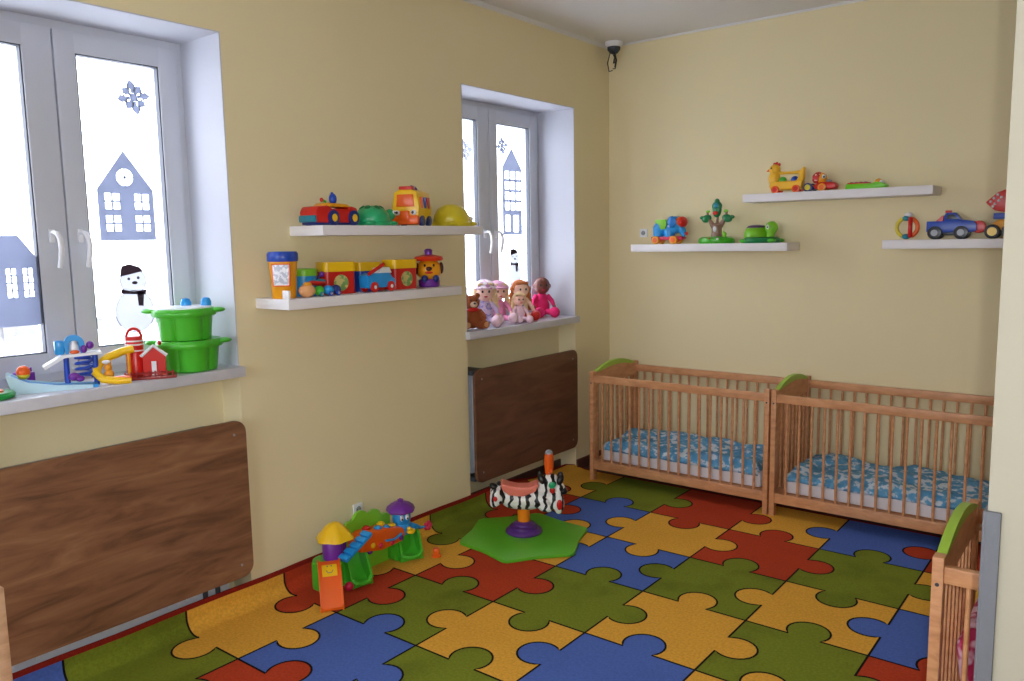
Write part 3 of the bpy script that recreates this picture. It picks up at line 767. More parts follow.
# ------------------------------------------------------------------ play centre on the floor by the wall
def play_centre():
    # local x runs along the wall away from the camera, local -y points into the room
    t = empty('baby_play_centre', 'colourful plastic play centre with towers, ramps and orange slide on the rug by the wall', 'toy', (0.19, -2.62, RZ), RL)
    # left platform with the purple tower and its thatched roof
    b = MB().prism(rounded(-.300, -.150, .0, .150, .02), -.01, .07, 'xz', bevel=.006)
    b.lathe([(.060, 0), (.072, .012), (.074, .024), (.066, .028)], (-.245, .01, .130), 28)
    b.build('left_platform', GREEN, t)
    MB().lathe([(.048, 0), (.048, .10), (.042, .108)], (-.225, .0, .155), 24).build('left_tower', PURPLE, t)
    MB().prism([(-.215, .16), (-.165, .16)] + arc(-.190, .255, .028, 0, 180, 10) + [(-.218, .20)], -.03, .03, 'xz', bevel=.006).build('doorway', PURPLE, t)
    MB().lathe([(.088, 0), (.080, .016), (.062, .034), (.050, .052), (.026, .072), (.006, .080)], (-.208, .0, .250), 28, fn=lambda a: 1+.07*math.cos(6*a)).build('thatched_roof', YEL, t)
    # orange slide: a curved sheet that runs down towards the camera
    L = []
    for i in range(17):
        u = i/16; L.append((.035+.185*u**1.0, .165-.150*u + .036*math.sin(PI*u)))
    b = MB()
    out = [(-d, z) for d, z in L]; inn = [(-d+.002, z-.012) for d, z in L][::-1]
    b.prism(out+inn, -.045, .045, 'yz')
    for xx in (-.052, .044):
        b.prism([(-d, z+.012) for d, z in L] + [(-d+.003, z-.018) for d, z in L][::-1], xx, xx+.008, 'yz')
    sl = b.build('orange_slide', ORANGE, t, smooth=False)
    st = [(-d, z+.003) for d, z in L[3:9]]; sb = [(-d, z+.001) for d, z in L[3:9]][::-1]
    e = MB().prism(st+sb, -.034, .034, 'yz').build('yellow_sticker', YEL, sl, smooth=False)
    f2 = MB()
    d, z = L[7]; f2.tube([(-.016, -L[6][0], L[6][1]+.005), (-.007, -d, z+.005), (.007, -d, z+.005), (.016, -L[6][0], L[6][1]+.005)], .002, 6)
    for q in (-1, 1): f2.sph((q*.009, -L[4][0], L[4][1]+.005), .0035, 8)
    lab(f2.build('smile_print', BROWNP, sl), 'brown smiling face')
    sl.location = (-.255, .0, 0); sl.rotation_euler = (0, 0, -.62)
    # green bucket-like chutes, open towards the room
    def chute(x, y, w, h, dpt, rz):
        b = MB(); n = 14; hw = w/2
        prof = []
        for i in range(n+1):
            u = i/n; prof.append((-dpt*u, .018+(h-.03)*(1-u)**2.4))
        b.prism(prof+[(-dpt, .0), (0, .0), (0, h-.012)], -hw, hw, 'yz')
        side = [(.004, 0), (.004, h)] + [(-dpt*u_, h*(1-.10*u_) - (h*.58)*max(0, (u_-.55)/.45)**1.6) for u_ in [k/10 for k in range(1, 11)]] + [(-dpt-.004, 0)]
        for xx in (-hw-.006, hw-.006): b.prism(side, xx, xx+.012, 'yz')
        lip = [(-hw, -dpt), (hw, -dpt)]
        b.tube([(-hw, -dpt, .040), (-hw*.6, -dpt-.012, .024), (0, -dpt-.016, .020), (hw*.6, -dpt-.012, .024), (hw, -dpt, .040)], .012, 10)
        o = b.build('green_chute', GREEN, t, smooth=False); o.location = (x, y, 0); o.rotation_euler = (0, 0, rz)
    chute(-.100, .035, .105, .160, .120, -.20)
    chute(.290, .055, .112, .150, .115, -.40)
    MB().prism(rounded(.175, .285, .0, .150, .02), .0, .06, 'xz', bevel=.006).build('right_platform', GREEN, t)
    # green scalloped hill behind
    pts = [(-.10, .0), (.19, .0)] + [(u_, max([z_ + math.sqrt(max(0, r_*r_-(u_-c_)**2)) if abs(u_-c_) < r_ else .18 for c_, z_, r_ in ((.165, .215, .040), (.095, .250, .045), (.005, .262, .050), (-.068, .235, .042))])) for u_ in [.200-.0075*k for k in range(41)]]
    MB().prism(pts, .055, .072, 'xz').build('hill_backdrop', LGREEN, t, smooth=False)
    # orange tray with buttons, bridging the two towers
    MB().prism([(-.10, .150), (.04, .120), (.175, .125), (.205, .155), (.190, .195), (.09, .222), (-.05, .232), (-.105, .205)], -.055, .045, 'xz', bevel=.012).build('activity_tray', ORANGE, t)
    for (u, d, z, m) in ((.045, -.02, .226, LBLUE), (.095, -.028, .216, LBLUE), (.100, .018, .224, YEL), (.150, -.008, .208, YEL), (.0, .015, .232, RED)):
        MB().lathe([(.020, 0), (.021, .010), (.012, .018)], (u, d, z-.006), 16).build('button', m, t)
    MB().tube([(.06, -.060, .165), (.11, -.066, .158), (.17, -.060, .170)], .006, 8).build('tray_handle', LBLUE, t)
    for u, z, m in ((-.02, .165, YEL), (.03, .150, MAG), (.11, .140, MAG), (.17, .148, PURPLE)): MB().sph((u, -.056, z), (.015, .008, .014), 12).build('tray_knob', m, t)
    for u in (-.015, .195): MB().sph((u, -.01, .125), (.020, .030, .016), 12).build('tray_foot', PURPLE, t)
    # light blue stepped xylophone ramp
    b = MB()
    for i in range(5): b.box((-.225+.034*i, -.085, .178+.018*i), (.030, .062, .018), .005, rot=(0, -.48, 0))
    b.box((-.157, -.085, .204), (.175, .050, .012), .003, rot=(0, -.48, 0))
    b.build('xylophone_steps', LBLUE, t)
    # octopus on the right platform
    b = MB().sph((.225, -.005, .232), (.050, .046, .060), 22).sph((.225, -.01, .175), (.055, .046, .035), 18)
    for a in range(5): b.sph((.178+.024*a, -.040, .160), (.014, .014, .020), 10)
    b.tube([(.26, -.03, .185), (.30, -.04, .165), (.325, -.04, .150)], [.014, .012, .009], 10)
    b.build('octopus', LBLUE, t, remesh=.004)
    MB().lathe([(.070, 0), (.074, .008), (.066, .026), (.046, .042), (.016, .050), (.015, .062), (.004, .068)], (.225, .0, .262), 28, fn=lambda a: 1+.05*math.cos(7*a)).build('octopus_hat', PURPLE, t)
    for q in (-1, 1):
        c = Vector((.207+q*.015, -.046, .240)); c += Vector((0, -.004*q, 0))
        e = MB().sph(c, (.012, .007, .017), 14).build('octopus_eye', WHITE, t)
        MB().sph(c+Vector((-.003, -.006, -.006)), (.005, .004, .006), 10).build('pupil', BLACK, e)
    b = MB().sph((.222, -.075, .170), (.026, .020, .014), 16).sph((.205, -.080, .188), (.013, .012, .012), 14); b.build('duck', YEL, t)
    b = MB()
    for a in range(5): b.sph((.372+.016*math.cos(a*1.257), -.05, .150+.016*math.sin(a*1.257)), .012, 10)
    b.sph((.372, -.060, .150), .010, 10); b.build('flower', MAG, t)
    MB().tube([(.325, -.04, .15), (.372, -.048, .148)], .006, 8).build('flower_stem', LBLUE, t)
play_centre()
tag(MB().lathe([(.026, 0), (.026, .008), (.016, .012), (.019, .035), (.013, .045)], n=20).build('toy_cup', ORANGE), 'tiny orange cup standing on the rug beside the play centre', 'toy', loc=(.308, -2.262, RZ))
tag(MB().sph((0, 0, .022), .022, 20).build('toy_ball', MAG), 'small dark pink ball beside the orange slide', 'ball', loc=(.262, -2.815, RZ))

# ------------------------------------------------------------------ toys on the left wall shelves
def wheel(b_parent, c, r, wd, tyre, hub, axis=(0, 1, 0), hubr=.5):
    c = Vector(c); ax = Vector(axis).normalized()
    w_ = MB().cyl(c-ax*wd/2, c+ax*wd/2, r, n=24, bevel=min(.003, wd*.2)).build('wheel', tyre, b_parent)
    MB().cyl(c-ax*(wd/2+.002), c+ax*(wd/2+.002), r*hubr, n=16).build('hub', hub, w_)
def S(x, y, z=None): return (x, y, z)
# red car (front towards the near end)
t = empty('toy_car', 'red toy car with blue wheels on the upper left shelf', 'toy', (.12, -2.715, ZA), RL)
b = MB().prism([(-.135, .012), (-.14, .055), (-.125, .078), (-.06, .082), (-.03, .070), (.06, .068), (.09, .082), (.125, .075), (.135, .04), (.13, .012)], -.06, .06, 'xz', bevel=.010)
b.build('car_body', RED, t)
MB().box((-.138, 0, .028), (.02, .115, .028), .006).build('bumper', TEAL, t)
MB().box((-.01, 0, .010), (.25, .10, .014), .004).build('chassis', NAVY, t)
MB().prism([(-.075, .078), (-.05, .094), (.07, .090), (.10, .078)], -.045, .045, 'xz', bevel=.004).build('dashboard', AMBER, t)
for (x, y) in ((-.035, -.062), (.095, -.062), (-.085, .062), (.085, .062)): wheel(t, (x, y, .032), .032, .022, NAVY, YEL)
b = MB().sph((.022, 0, .112), (.020, .018, .024), 14).sph((.018, 0, .128), (.008, .008, .014), 10); b.build('driver', BLUE, t)
MB().tube([(-.03, 0, .085), (-.025, 0, .10), (-.045, 0, .106)], .006, 8).build('lever', GREEN, t)
MB().sph((-.05, 0, .107), .009, 10).build('lever_knob', RED, t)
t.scale = (.93, 1, 1.12)
# green turtle
def turtle(loc, rz, s, body, shell, label, spots=None, headx=.095, headz=.05, shellh=.085):
    t = empty('toy_turtle', label, 'toy', loc, rz)
    b = MB()
    for k in range(9):
        a = PI*k/8; 
    prof = [(.080*s, .012*s), (.085*s, .022*s), (.078*s, .045*s), (.058*s, .070*s), (.03*s, shellh*s*.97), (.004, shellh*s)] if shellh < .09 else [(.082*s, .008*s), (.090*s, .030*s), (.084*s, .058*s), (.066*s, shellh*s*.80), (.036*s, shellh*s*.96), (.004, shellh*s)]
    b.lathe(prof, (-.015*s, 0, 0), 28); b.build('shell', shell, t)
    b = MB().lathe([(.090*s, .0), (.094*s, .008*s), (.092*s, .018*s), (.082*s, .022*s)], (-.010*s, 0, 0), 28)
    for (x, y) in ((.065, -.065), (.065, .065), (-.075, -.06), (-.075, .06)): b.sph((x*s, y*s, .012*s), (.030*s, .022*s, .012*s), 14)
    b.sph((headx*s-.02*s, 0, .030*s), (.03*s, .022*s, .02*s), 14)
    b.build('turtle_body', body, t)
    MB().sph((headx*s, 0, headz*s), (.030*s, .028*s, .030*s), 18).build('head', body, t)
    for q in (-1, 1):
        e = MB().sph((headx*s+.006*s, q*.022*s, (headz+.010)*s), (.011*s, .008*s, .012*s), 12).build('eye', WHITE, t)
        MB().sph((headx*s+.008*s, q*.0285*s, (headz+.010)*s), (.005*s, .003*s, .006*s), 8).build('pupil', BLACK, e)
    return t
t = turtle((.135, -2.452, ZA), RL, .98, MINT, MINT, 'dark green turtle toy on the upper left shelf', shellh=.102, headx=.108, headz=.058)
for k in range(6):
    a = k*PI/3+.4; MB().sph((-.015+.048*math.cos(a), .048*math.sin(a), .090), (.016, .016, .006), 12, rot=(-.6*math.sin(a), .6*math.cos(a), 0)).build('shell_hole', DGREEN, t)
# yellow and orange bus, its front towards the camera
t = empty('toy_bus', 'yellow and orange toy bus with eyes on the upper left shelf', 'toy', (.115, -2.17, ZA), math.radians(24))
MB().prism([(-.055, .012), (.055, .012), (.062, .09), (.052, .165), (.03, .178), (-.03, .178), (-.052, .165), (-.062, .09)], -.075, .085, 'xz', bevel=.008).build('bus_body', YEL, t)
MB().prism([(-.040, .095), (.040, .095), (.036, .155), (-.036, .155)], -.080, -.070, 'xz', bevel=.002).build('windscreen', ORANGE, t)
MB().box((0, -.072, .030), (.118, .030, .046), .010).build('bumper', ORANGE, t)
MB().box((0, -.084, .052), (.042, .014, .046), .006).build('grille', ORANGE, t)
MB().box((0, -.050, .186), (.062, .035, .018), .004).build('roof_sign', RED, t)
for s in (-1, 1):
    e = MB().sph((s*.038, -.078, .066), (.014, .008, .013), 14).build('eye', WHITE, t); MB().sph((s*.036, -.085, .066), (.006, .004, .007), 10).build('pupil', BLACK, e)
    for yy in (-.035, .05): wheel(t, (s*.058, yy, .026), .026, .016, NAVY, NAVY, axis=(1, 0, 0))
for k, m in enumerate((ORANGE, BLUE, RED)):
    MB().box((.060, -.04+.042*k, .115), (.008, .026, .055), .003).build('side_window', m, t)
MB().tube([(.0, -.03, .178), (.0, .0, .20), (.0, .05, .196), (.0, .07, .18)], .005, 8).build('roof_handle', NAVY, t)
t.scale = (1.2, 1.2, 1.04)
# yellow turtle
t = turtle((.115, -1.848, ZA), RL, 1.12, LEMON, LEMON, 'yellow turtle toy at the right end of the upper left shelf', headx=.10, headz=.028, shellh=.110)
for k in range(5):
    a = k*2*PI/5; MB().sph((-.016+.05*math.cos(a), .05*math.sin(a), .106), (.022, .022, .004), 12, rot=(-.6*math.sin(a), .6*math.cos(a), 0)).build('shell_plate', pl('honey', (226, 180, 30)), t)
# lower shelf
t = empty('toy_shaker_jar', 'tall orange yellow jar with a blue lid and silver window, lower left shelf', 'toy', (.125, -2.985, ZB), RL-math.radians(45))
t.location.y -= .012; t.scale = (1.06, 1.06, 1.09)
MB().lathe([(.048, 0), (.050, .004), (.055, .10), (.060, .158)], n=32).build('jar_body', AMBER, t)
MB().lathe([(.061, .150), (.064, .155), (.064, .182), (.058, .190), (.02, .191)], n=32).build('lid', BLUE, t)
MB().prism([(-.036, .050), (.036, .050), (.038, .142), (-.038, .142)], -.062, -.045, 'xz', bevel=.003).build('window_frame', ORANGE, t)
MB().prism([(-.031, .055), (.031, .055), (.033, .138), (-.033, .138)], -.064, -.048, 'xz', bevel=.002).build('silver_window', GLITTER, t)
t = empty('toy_drum', 'blue tub with a green lid beside the tall jar, lower left shelf', 'toy', (.075, -2.850, ZB), RL)
MB().lathe([(.058, 0), (.060, .095)]).build('tub', LBLUE, t); MB().lathe([(.063, .093), (.064, .12), (.058, .126)]).build('lid', LGREEN, t)
t = empty('toy_caterpillar', 'small pull-along caterpillar with a peach face in front of the tubs', 'toy', (.188, -2.835, ZB), RL)
MB().sph((-.085, 0, .030), (.042, .030, .030), 20).build('head', TAN, t)
MB().sph((-.085, -.004, .058), (.022, .016, .012), 12).build('hat', AMBER, t)
for k, (m, x) in enumerate(((GREEN, -.018), (LBLUE, .035), (NAVY, .078))):
    s = MB().sph((x, 0, .027), (.026, .024, .022), 16).build('segment', m, t)
    wheel(t, (x, -.018, .012), .012, .010, (TEAL, BLUE, BLUE)[k], GREY)
b = MB().sph((.005, .03, .070), (.040, .022, .010), 16); b.build('hat_brim', TEAL, t)
MB().sph((-.005, .03, .062), (.045, .025, .014), 16).build('saddle', RED, t)
MB().tube([(-.02, .02, .07), (.0, .02, .09), (.015, .02, .098)], .004, 6).build('antenna', NAVY, t); MB().sph((.018, .02, .10), .013, 12).build('antenna_ball', PURPLE, t)
def tub_box(loc, rz, lbl):
    t = empty('toy_storage_tub', lbl, 'toy', loc, rz, 'red and yellow tubs')
    t.scale = (1.03, 1, 1.07)
    MB().prism(rounded(-.078, .078, -.055, .055, .022), 0, .102, 'xy').build('tub', RED, t, angle=.5)
    MB().prism(rounded(-.081, .081, -.058, .058, .024), .100, .142, 'xy').build('lid', YEL, t, angle=.5)
    MB().prism(arc(.0, .050, .036, 0, 360, 20)[:-1], -.060, -.052, 'xz').build('picture_label', PRINT, t)
    return t
tub_box((.09, -2.672, ZB), RL-.25, 'left of the two red tubs with yellow lids, lower left shelf')
tub_box((.095, -2.255, ZB), RL-.05, 'right of the two red tubs with yellow lids, beside the dog toy')
t = empty('toy_yellow_tub', 'yellow lidded blue tub behind the blue van, lower left shelf', 'toy', (.065, -2.47, ZB), RL)
MB().prism(rounded(-.072, .072, -.05, .05, .022), 0, .104, 'xy').build('tub', BLUE, t, angle=.5)
MB().prism(rounded(-.076, .076, -.053, .053, .024), .102, .145, 'xy').build('lid', YEL, t, angle=.5)
t = empty('toy_van', 'light blue toy truck with red wheels and a red arm, lower left shelf', 'toy', (.165, -2.475, ZB), RL)
t.scale = (1.04, 1, 1.15)
MB().prism([(-.085, .018), (-.088, .072), (-.05, .080), (.055, .080), (.07, .062), (.088, .052), (.09, .018)], -.034, .034, 'xz', bevel=.006).build('van_body', LBLUE, t)
MB().prism([(-.01, .078), (.0, .102), (.055, .104), (.07, .078)], -.030, .030, 'xz', bevel=.004).build('cab', WHITE, t)
for x in (-.05, .055):
    for y in (-.036, .036): wheel(t, (x, y, .022), .022, .014, RED, WHITE, hubr=.35)
MB().tube([(-.085, -.038, .078), (-.02, -.038, .104), (.012, -.038, .118)], .008, 10).build('crane_arm', RED, t)
t = empty('toy_dog_pot', 'orange dog-faced pot with a red hat at the right end of the lower left shelf', 'toy', (.115, -2.055, ZB), RL-math.radians(38))
MB().lathe([(.050, 0), (.056, .006), (.058, .035), (.050, .042)], n=28).build('pot_base', PURPLE, t)
MB().sph((0, 0, .092), (.068, .062, .060), 26).build('head', AMBER, t)
MB().lathe([(.074, .140), (.080, .150), (.074, .162), (.03, .172)], n=28).build('hat', pl('red_orange', (228, 60, 24)), t)
MB().lathe([(.022, .168), (.020, .18), (.022, .196), (.012, .204)], n=20).build('hat_bobble', PURPLE, t)
MB().sph((-.008, -.062, .098), (.017, .012, .012), 14).build('nose', pl('dark_brown', (70, 26, 20)), t)
for s in (-1, 1):
    MB().sph((-.006+s*.024, -.056, .116), (.006, .005, .008), 10).build('eye', BLACK, t)
    MB().sph((s*.066, -.01, .10), (.012, .022, .032), 14).build('ear', pl('dark_brown', (70, 26, 20)), t)
MB().sph((-.008, -.058, .078), (.022, .008, .007), 12).build('mouth', RED, t)
for s in (-1, 1): MB().sph((s*.03, -.048, .045), (.018, .014, .020), 12).build('paw', NAVY, t)

# ------------------------------------------------------------------ toys on the back wall shelves
# elephant
t = empty('toy_elephant', 'blue elephant on wheels at the left end of the back shelf', 'toy', (.553, -.115, Z1))
MB().prism([(-.125, .028), (.10, .028), (.115, .040), (.10, .052), (-.125, .052)], -.035, .035, 'xz', bevel=.006).build('wheel_base', MAG, t)
for x in (-.085, .05):
    for y in (-.042, .042): wheel(t, (x, y, .028), .028, .020, AMBER, ORANGE, hubr=.6)
b = MB().sph((-.045, 0, .118), (.075, .042, .045), 22)
for x in (-.085, .0):
    b.cyl((x, 0, .045), (x, 0, .12), .036, .040, n=20)
b.sph((.045, 0, .130), (.058, .046, .060), 22)
b.tube([(.075, 0, .12), (.10, 0, .085), (.108, 0, .062), (.118, 0, .055)], [.030, .024, .017, .014], 14)
b.build('elephant_body', LBLUE, t, remesh=.005)
MB().prism([(-.09, .150), (-.085, .168), (-.01, .168), (.0, .14), (-.01, .105), (-.045, .10), (-.06, .13)], -.048, .048, 'xz', bevel=.004).build('saddle_blanket', LGREEN, t)
for s in (-1, 1):
    MB().sph((.040, s*.048, .150), (.036, .010, .040), 18).build('ear', pl('sky', (30, 120, 200)), t)
    MB().sph((.018, s*.050, .122), (.008, .006, .009), 10).build('eye', WHITE, t)
b = MB().sph((.082, 0, .150), (.036, .046, .036), 18); b.build('bell_dome', ORANGE, t)
b = MB().sph((.098, 0, .148), (.030, .048, .038), 18); b.build('bell_cap', RED, t)
MB().sph((.125, 0, .070), .013, 10).build('trunk_ball', RED, t)
# tree
t = empty('toy_tree', 'green plastic tree with a face, in the middle of the back shelf', 'toy', (.898, -.115, Z1))
MB().lathe([(.115, 0), (.120, .012), (.116, .034), (.095, .044), (.02, .047)], n=32).build('base', GREEN, t)
b = MB().lathe([(.040, .04), (.034, .07), (.034, .11), (.040, .125)], n=18)
for s in (-1, 1): b.tube([(s*.02, 0, .11), (s*.045, 0, .145), (s*.058, 0, .17), (s*.07, 0, .21)], [.020, .014, .010, .008], 10)
b.tube([(0, 0, .12), (0, .012, .16), (0, .012, .22)], [.012, .010, .008], 8)
b.build('trunk', BROWNP, t, remesh=.004)
for s in (-1, 1):
    MB().sph((s*.072, 0, .165), (.036, .016, .026), 16, rot=(0, s*.3, 0)).build('leaf', DGREEN, t)
    MB().sph((s*.105, 0, .172), (.018, .010, .012), 12).build('leaf', DGREEN, t)
    MB().sph((s*.062, 0, .212), (.016, .009, .010), 10).build('leaf_bud', LGREEN, t)
b = MB().sph((0, 0, .225), (.032, .018, .055), 18).sph((0, 0, .245), (.036, .017, .032), 16).sph((0, 0, .275), (.018, .013, .020), 12); b.build('crown', DGREEN, t)
MB().sph((0, -.017, .250), (.018, .006, .018), 14).build('face_screen', TEAL, t)
MB().sph((-.004, -.018, .200), (.020, .008, .012), 12).build('mouth', RED, t)
MB().sph((0, -.034, .095), (.012, .006, .020), 12).build('knot_hole', WHITE, t)
MB().sph((.05, -.10, .03), (.010, .010, .008), 10).build('front_button', WHITE, t); MB().sph((.0, -.11, .03), (.010, .008, .008), 10).build('front_button', RED, t)
b = MB().sph((.072, -.04, .058), (.014, .012, .018), 12).sph((.066, -.045, .072), (.006, .006, .010), 8); b.build('toy_rabbit', LGREEN, t)
# green turtle with purple shell top
t = empty('toy_turtle', 'bright green turtle with a purple-topped shell, right end of the back shelf', 'toy', (1.205, -.115, Z1))
MB().lathe([(.112, 0), (.118, .014), (.112, .030), (.095, .038)], n=32, fn=lambda a: 1+.0*a).build('turtle_body', DGREEN, t)
MB().lathe([(.080, .022), (.077, .060), (.066, .092), (.060, .098)], (-.035, 0, 0), n=28).build('shell', pl('leaf', (120, 190, 30)), t)
MB().lathe([(.063, .096), (.052, .110), (.02, .116)], (-.035, 0, 0), n=28).build('shell_top', pl('plum', (92, 60, 110)), t)
b = MB().sph((.070, -.02, .096), (.042, .036, .040), 22).cyl((.06, -.02, .02), (.068, -.02, .07), .024, .028, n=16); b.build('head', LGREEN, t, remesh=.004)
e = MB().sph((.058, -.054, .100), (.010, .006, .016), 12).build('eye', WHITE, t); MB().sph((.058, -.060, .098), (.004, .003, .006), 8).build('pupil', BLACK, e)
for (x, y) in ((.09, -.075), (-.09, -.07), (.09, .075), (-.09, .07)): MB().sph((x, y, .014), (.030, .022, .014), 14).build('foot', GREEN, t)
# duck / hen
t = empty('toy_hen', 'yellow hen-shaped toy with orange wheels on the highest back shelf', 'toy', (1.353, -.115, Z2))
b = MB()
prof = [(-.085, .02), (.10, .02), (.108, .045), (.11, .075), (-.085, .075), (-.10, .05)]
b.prism(prof, -.034, .034, 'xz', bevel=.010)
b.sph((-.075, 0, .095), (.036, .034, .050), 20).sph((-.072, 0, .150), (.036, .032, .034), 20)
b.tube([(-.055, 0, .128), (-.01, 0, .126), (.05, 0, .126), (.09, 0, .128)], [.012, .010, .010, .012], 10)
b.tube([(.085, 0, .065), (.10, 0, .10), (.102, 0, .13), (.112, 0, .155)], [.026, .020, .017, .009], 12)
b.build('hen_body', pl('hen_yellow', (248, 190, 46)), t, remesh=.004)
for x in (-.055, .075):
    for y in (-.038, .038): wheel(t, (x, y, .024), .024, .014, ORANGE, RED, hubr=.6)
for (x, m) in ((-.02, GREEN), (.055, BLUE)): MB().sph((x, 0, .082), (.024, .024, .022), 16).build('ball', m, t)
b = MB().sph((-.075, 0, .183), (.010, .006, .012), 10).sph((-.060, 0, .186), (.010, .006, .012), 10).sph((-.045, 0, .180), (.010, .006, .010), 10); b.build('comb', RED, t)
MB().cyl((-.10, 0, .15), (-.125, 0, .143), .012, .002, n=12).build('beak', ORANGE, t)
for s in (-1, 1): MB().sph((-.085, s*.030, .158), (.005, .004, .006), 8).build('eye', BLACK, t)
# ladybird car
t = empty('toy_racer', 'red toy racer with a smiling spotted driver beside the yellow hen', 'toy', (1.573, -.115, Z2))
MB().prism([(-.03, .012), (.085, .012), (.092, .03), (.085, .052), (.0, .056), (-.045, .04)], -.038, .038, 'xz', bevel=.010).build('car_body', RED, t)
MB().box((-.03, 0, .024), (.07, .06, .022), .006).build('chassis', NAVY, t)
for y in (-.042, .042):
    wheel(t, (-.070, y, .027), .027, .022, NAVY, LEMON, hubr=.65); wheel(t, (.012, y-.002*(1 if y > 0 else -1), .024), .024, .014, AMBER, ORANGE, hubr=.6)
MB().sph((-.005, 0, .078), (.036, .034, .036), 20).build('driver_head', AMBER, t)
b = MB().sph((-.022, 0, .082), (.036, .037, .038), 20); b.build('spotted_cap', SPOTRED, t)
for s in (-1, 1):
    e = MB().sph((.018, s*.020-.006, .088), (.012, .012, .013), 12).build('eye', WHITE, t); MB().sph((.022, s*.020-.016, .086), (.006, .006, .007), 8).build('pupil', BLACK, e)
MB().sph((.04, 0, .062), (.020, .024, .010), 12).build('steering_wheel', GREY, t)
# crocodile / flat green toy
t = empty('toy_crocodile', 'flat lime green toy with an orange top on the highest back shelf', 'toy', (1.835, -.115, Z2))
b = MB().prism([(-.115, .004), (.0, .0), (.05, .0), (.108, .006), (.112, .018), (.09, .034), (.06, .040), (.03, .032), (-.11, .034)], -.045, .045, 'xz', bevel=.008); b.build('body', pl('lime', (110, 205, 20)), t)
MB().box((-.045, 0, .036), (.12, .07, .010), .004).build('keyboard', RED, t)
for k in range(4): MB().box((-.085+.026*k, 0, .042), (.016, .045, .006), .002).build('key', (BLACK, PURPLE, BLACK, PURPLE)[k], t)
MB().sph((.062, 0, .044), (.020, .030, .016), 14).build('top_knob', AMBER, t)
for s in (-1, 1): MB().sph((.082, s*.025, .038), (.010, .009, .011), 10).build('eye', WHITE, t)
# ring rattle
t = empty('toy_ring', 'round rattle ring of yellow, red, orange and teal tubes on the right shelf', 'toy', (2.062, -.12, Z3))
cz = .070
def ringarc(a0, a1, m, r=.011, dy=0, nm='ring_tube'):
    MB().tube([(.055*math.cos(math.radians(a))*(1), dy+(.02 if dy else 0)*0, cz+.055*math.sin(math.radians(a))) for a in range(a0, a1+1, 10)], r, 12).build(nm, m, t)
ringarc(115, 245, LEMON); ringarc(-65, 65, ORANGE, .012)
b = MB().tube([(.018, -.035, cz+.055*math.sin(math.radians(a))) if False else (.018+.006*math.cos(math.radians(a)), -.04*math.cos(math.radians(a)), cz+.052*math.sin(math.radians(a))) for a in range(-70, 71, 10)], .012, 12); b.build('ring_tube', RED, t)
for z in (cz-.052, cz+.052): MB().sph((-.004, 0, z), (.024, .024, .016), 16).build('joint', TEAL, t)
MB().sph((.006, 0, cz+.072), (.024, .020, .014), 14).build('cap', WHITE, t)
# blue truck
t = empty('toy_pickup', 'blue toy pickup truck with big black wheels on the right shelf', 'toy', (2.300, -.12, Z3))
MB().prism([(-.13, .042), (-.13, .100), (-.045, .100), (-.040, .104), (.06, .104), (.10, .098), (.118, .080), (.118, .045), (.10, .038), (-.11, .038)], -.042, .042, 'xz', bevel=.006).build('truck_body', BLUE, t)
MB().prism([(-.048, .102), (-.040, .140), (-.030, .146), (.010, .146), (.045, .106)], -.036, .036, 'xz', bevel=.005).build('cab', BLUE, t)
MB().prism([(-.032, .110), (-.028, .136), (.004, .136), (.026, .110)], -.0375, .0375, 'xz', bevel=.001).build('cab_window', BLACK, t)
MB().prism([(.012, .143), (.044, .108), (.036, .106), (.008, .141)], -.030, .030, 'xz').build('windscreen', GREY, t, smooth=False)
MB().box((-.028, 0, .152), (.030, .03, .014), .003).build('roof_light', RED, t)
MB().prism([(-.085, .100), (-.050, .100), (-.046, .132), (-.056, .130)], -.034, .034, 'xz').build('roll_bar', RED, t, smooth=False)
b = MB().cyl((.125, -.028, .065), (.125, .028, .065), .034, n=20, bevel=.006); b.build('front_roller', RED, t)
for x in (-.085, .045):
    for y in (-.050, .050): wheel(t, (x, y, .036), .036, .026, BLACK, GREY, hubr=.5)
MB().box((-.01, 0, .032), (.19, .05, .022), .004).build('chassis', BLACK, t)
# dumper
t = empty('toy_dump_truck', 'toy dumper with a red spotted tub and yellow-hubbed wheels, partly behind the near wall', 'toy', (2.578, -.12, Z3))
for x in (-.085, -.005, .085):
    for y in (-.042, .042): wheel(t, (x, y, .038), .038, .024, BLACK, YEL, hubr=.62)
MB().prism([(-.085, .045), (.12, .045), (.12, .10), (-.06, .10), (-.085, .085)], -.034, .034, 'xz', bevel=.005).build('chassis', AMBER, t)
MB().box((.0, 0, .120), (.17, .07, .032), .004).build('turntable', BLUE, t)
MB().prism([(-.125, .195), (-.08, .150), (-.03, .138), (.10, .140), (.11, .262), (-.035, .260), (-.07, .245)], -.045, .045, 'xz', bevel=.008).build('dump_tub', RED, t)
for (u, v) in ((-.10, .180), (-.085, .198), (-.068, .215), (-.080, .168), (-.062, .185), (-.050, .202), (-.088, .155)):
    MB().sph((u, -.046, v+.017), (.0065, .003, .0075), 8).build('spot', WHITE, t)

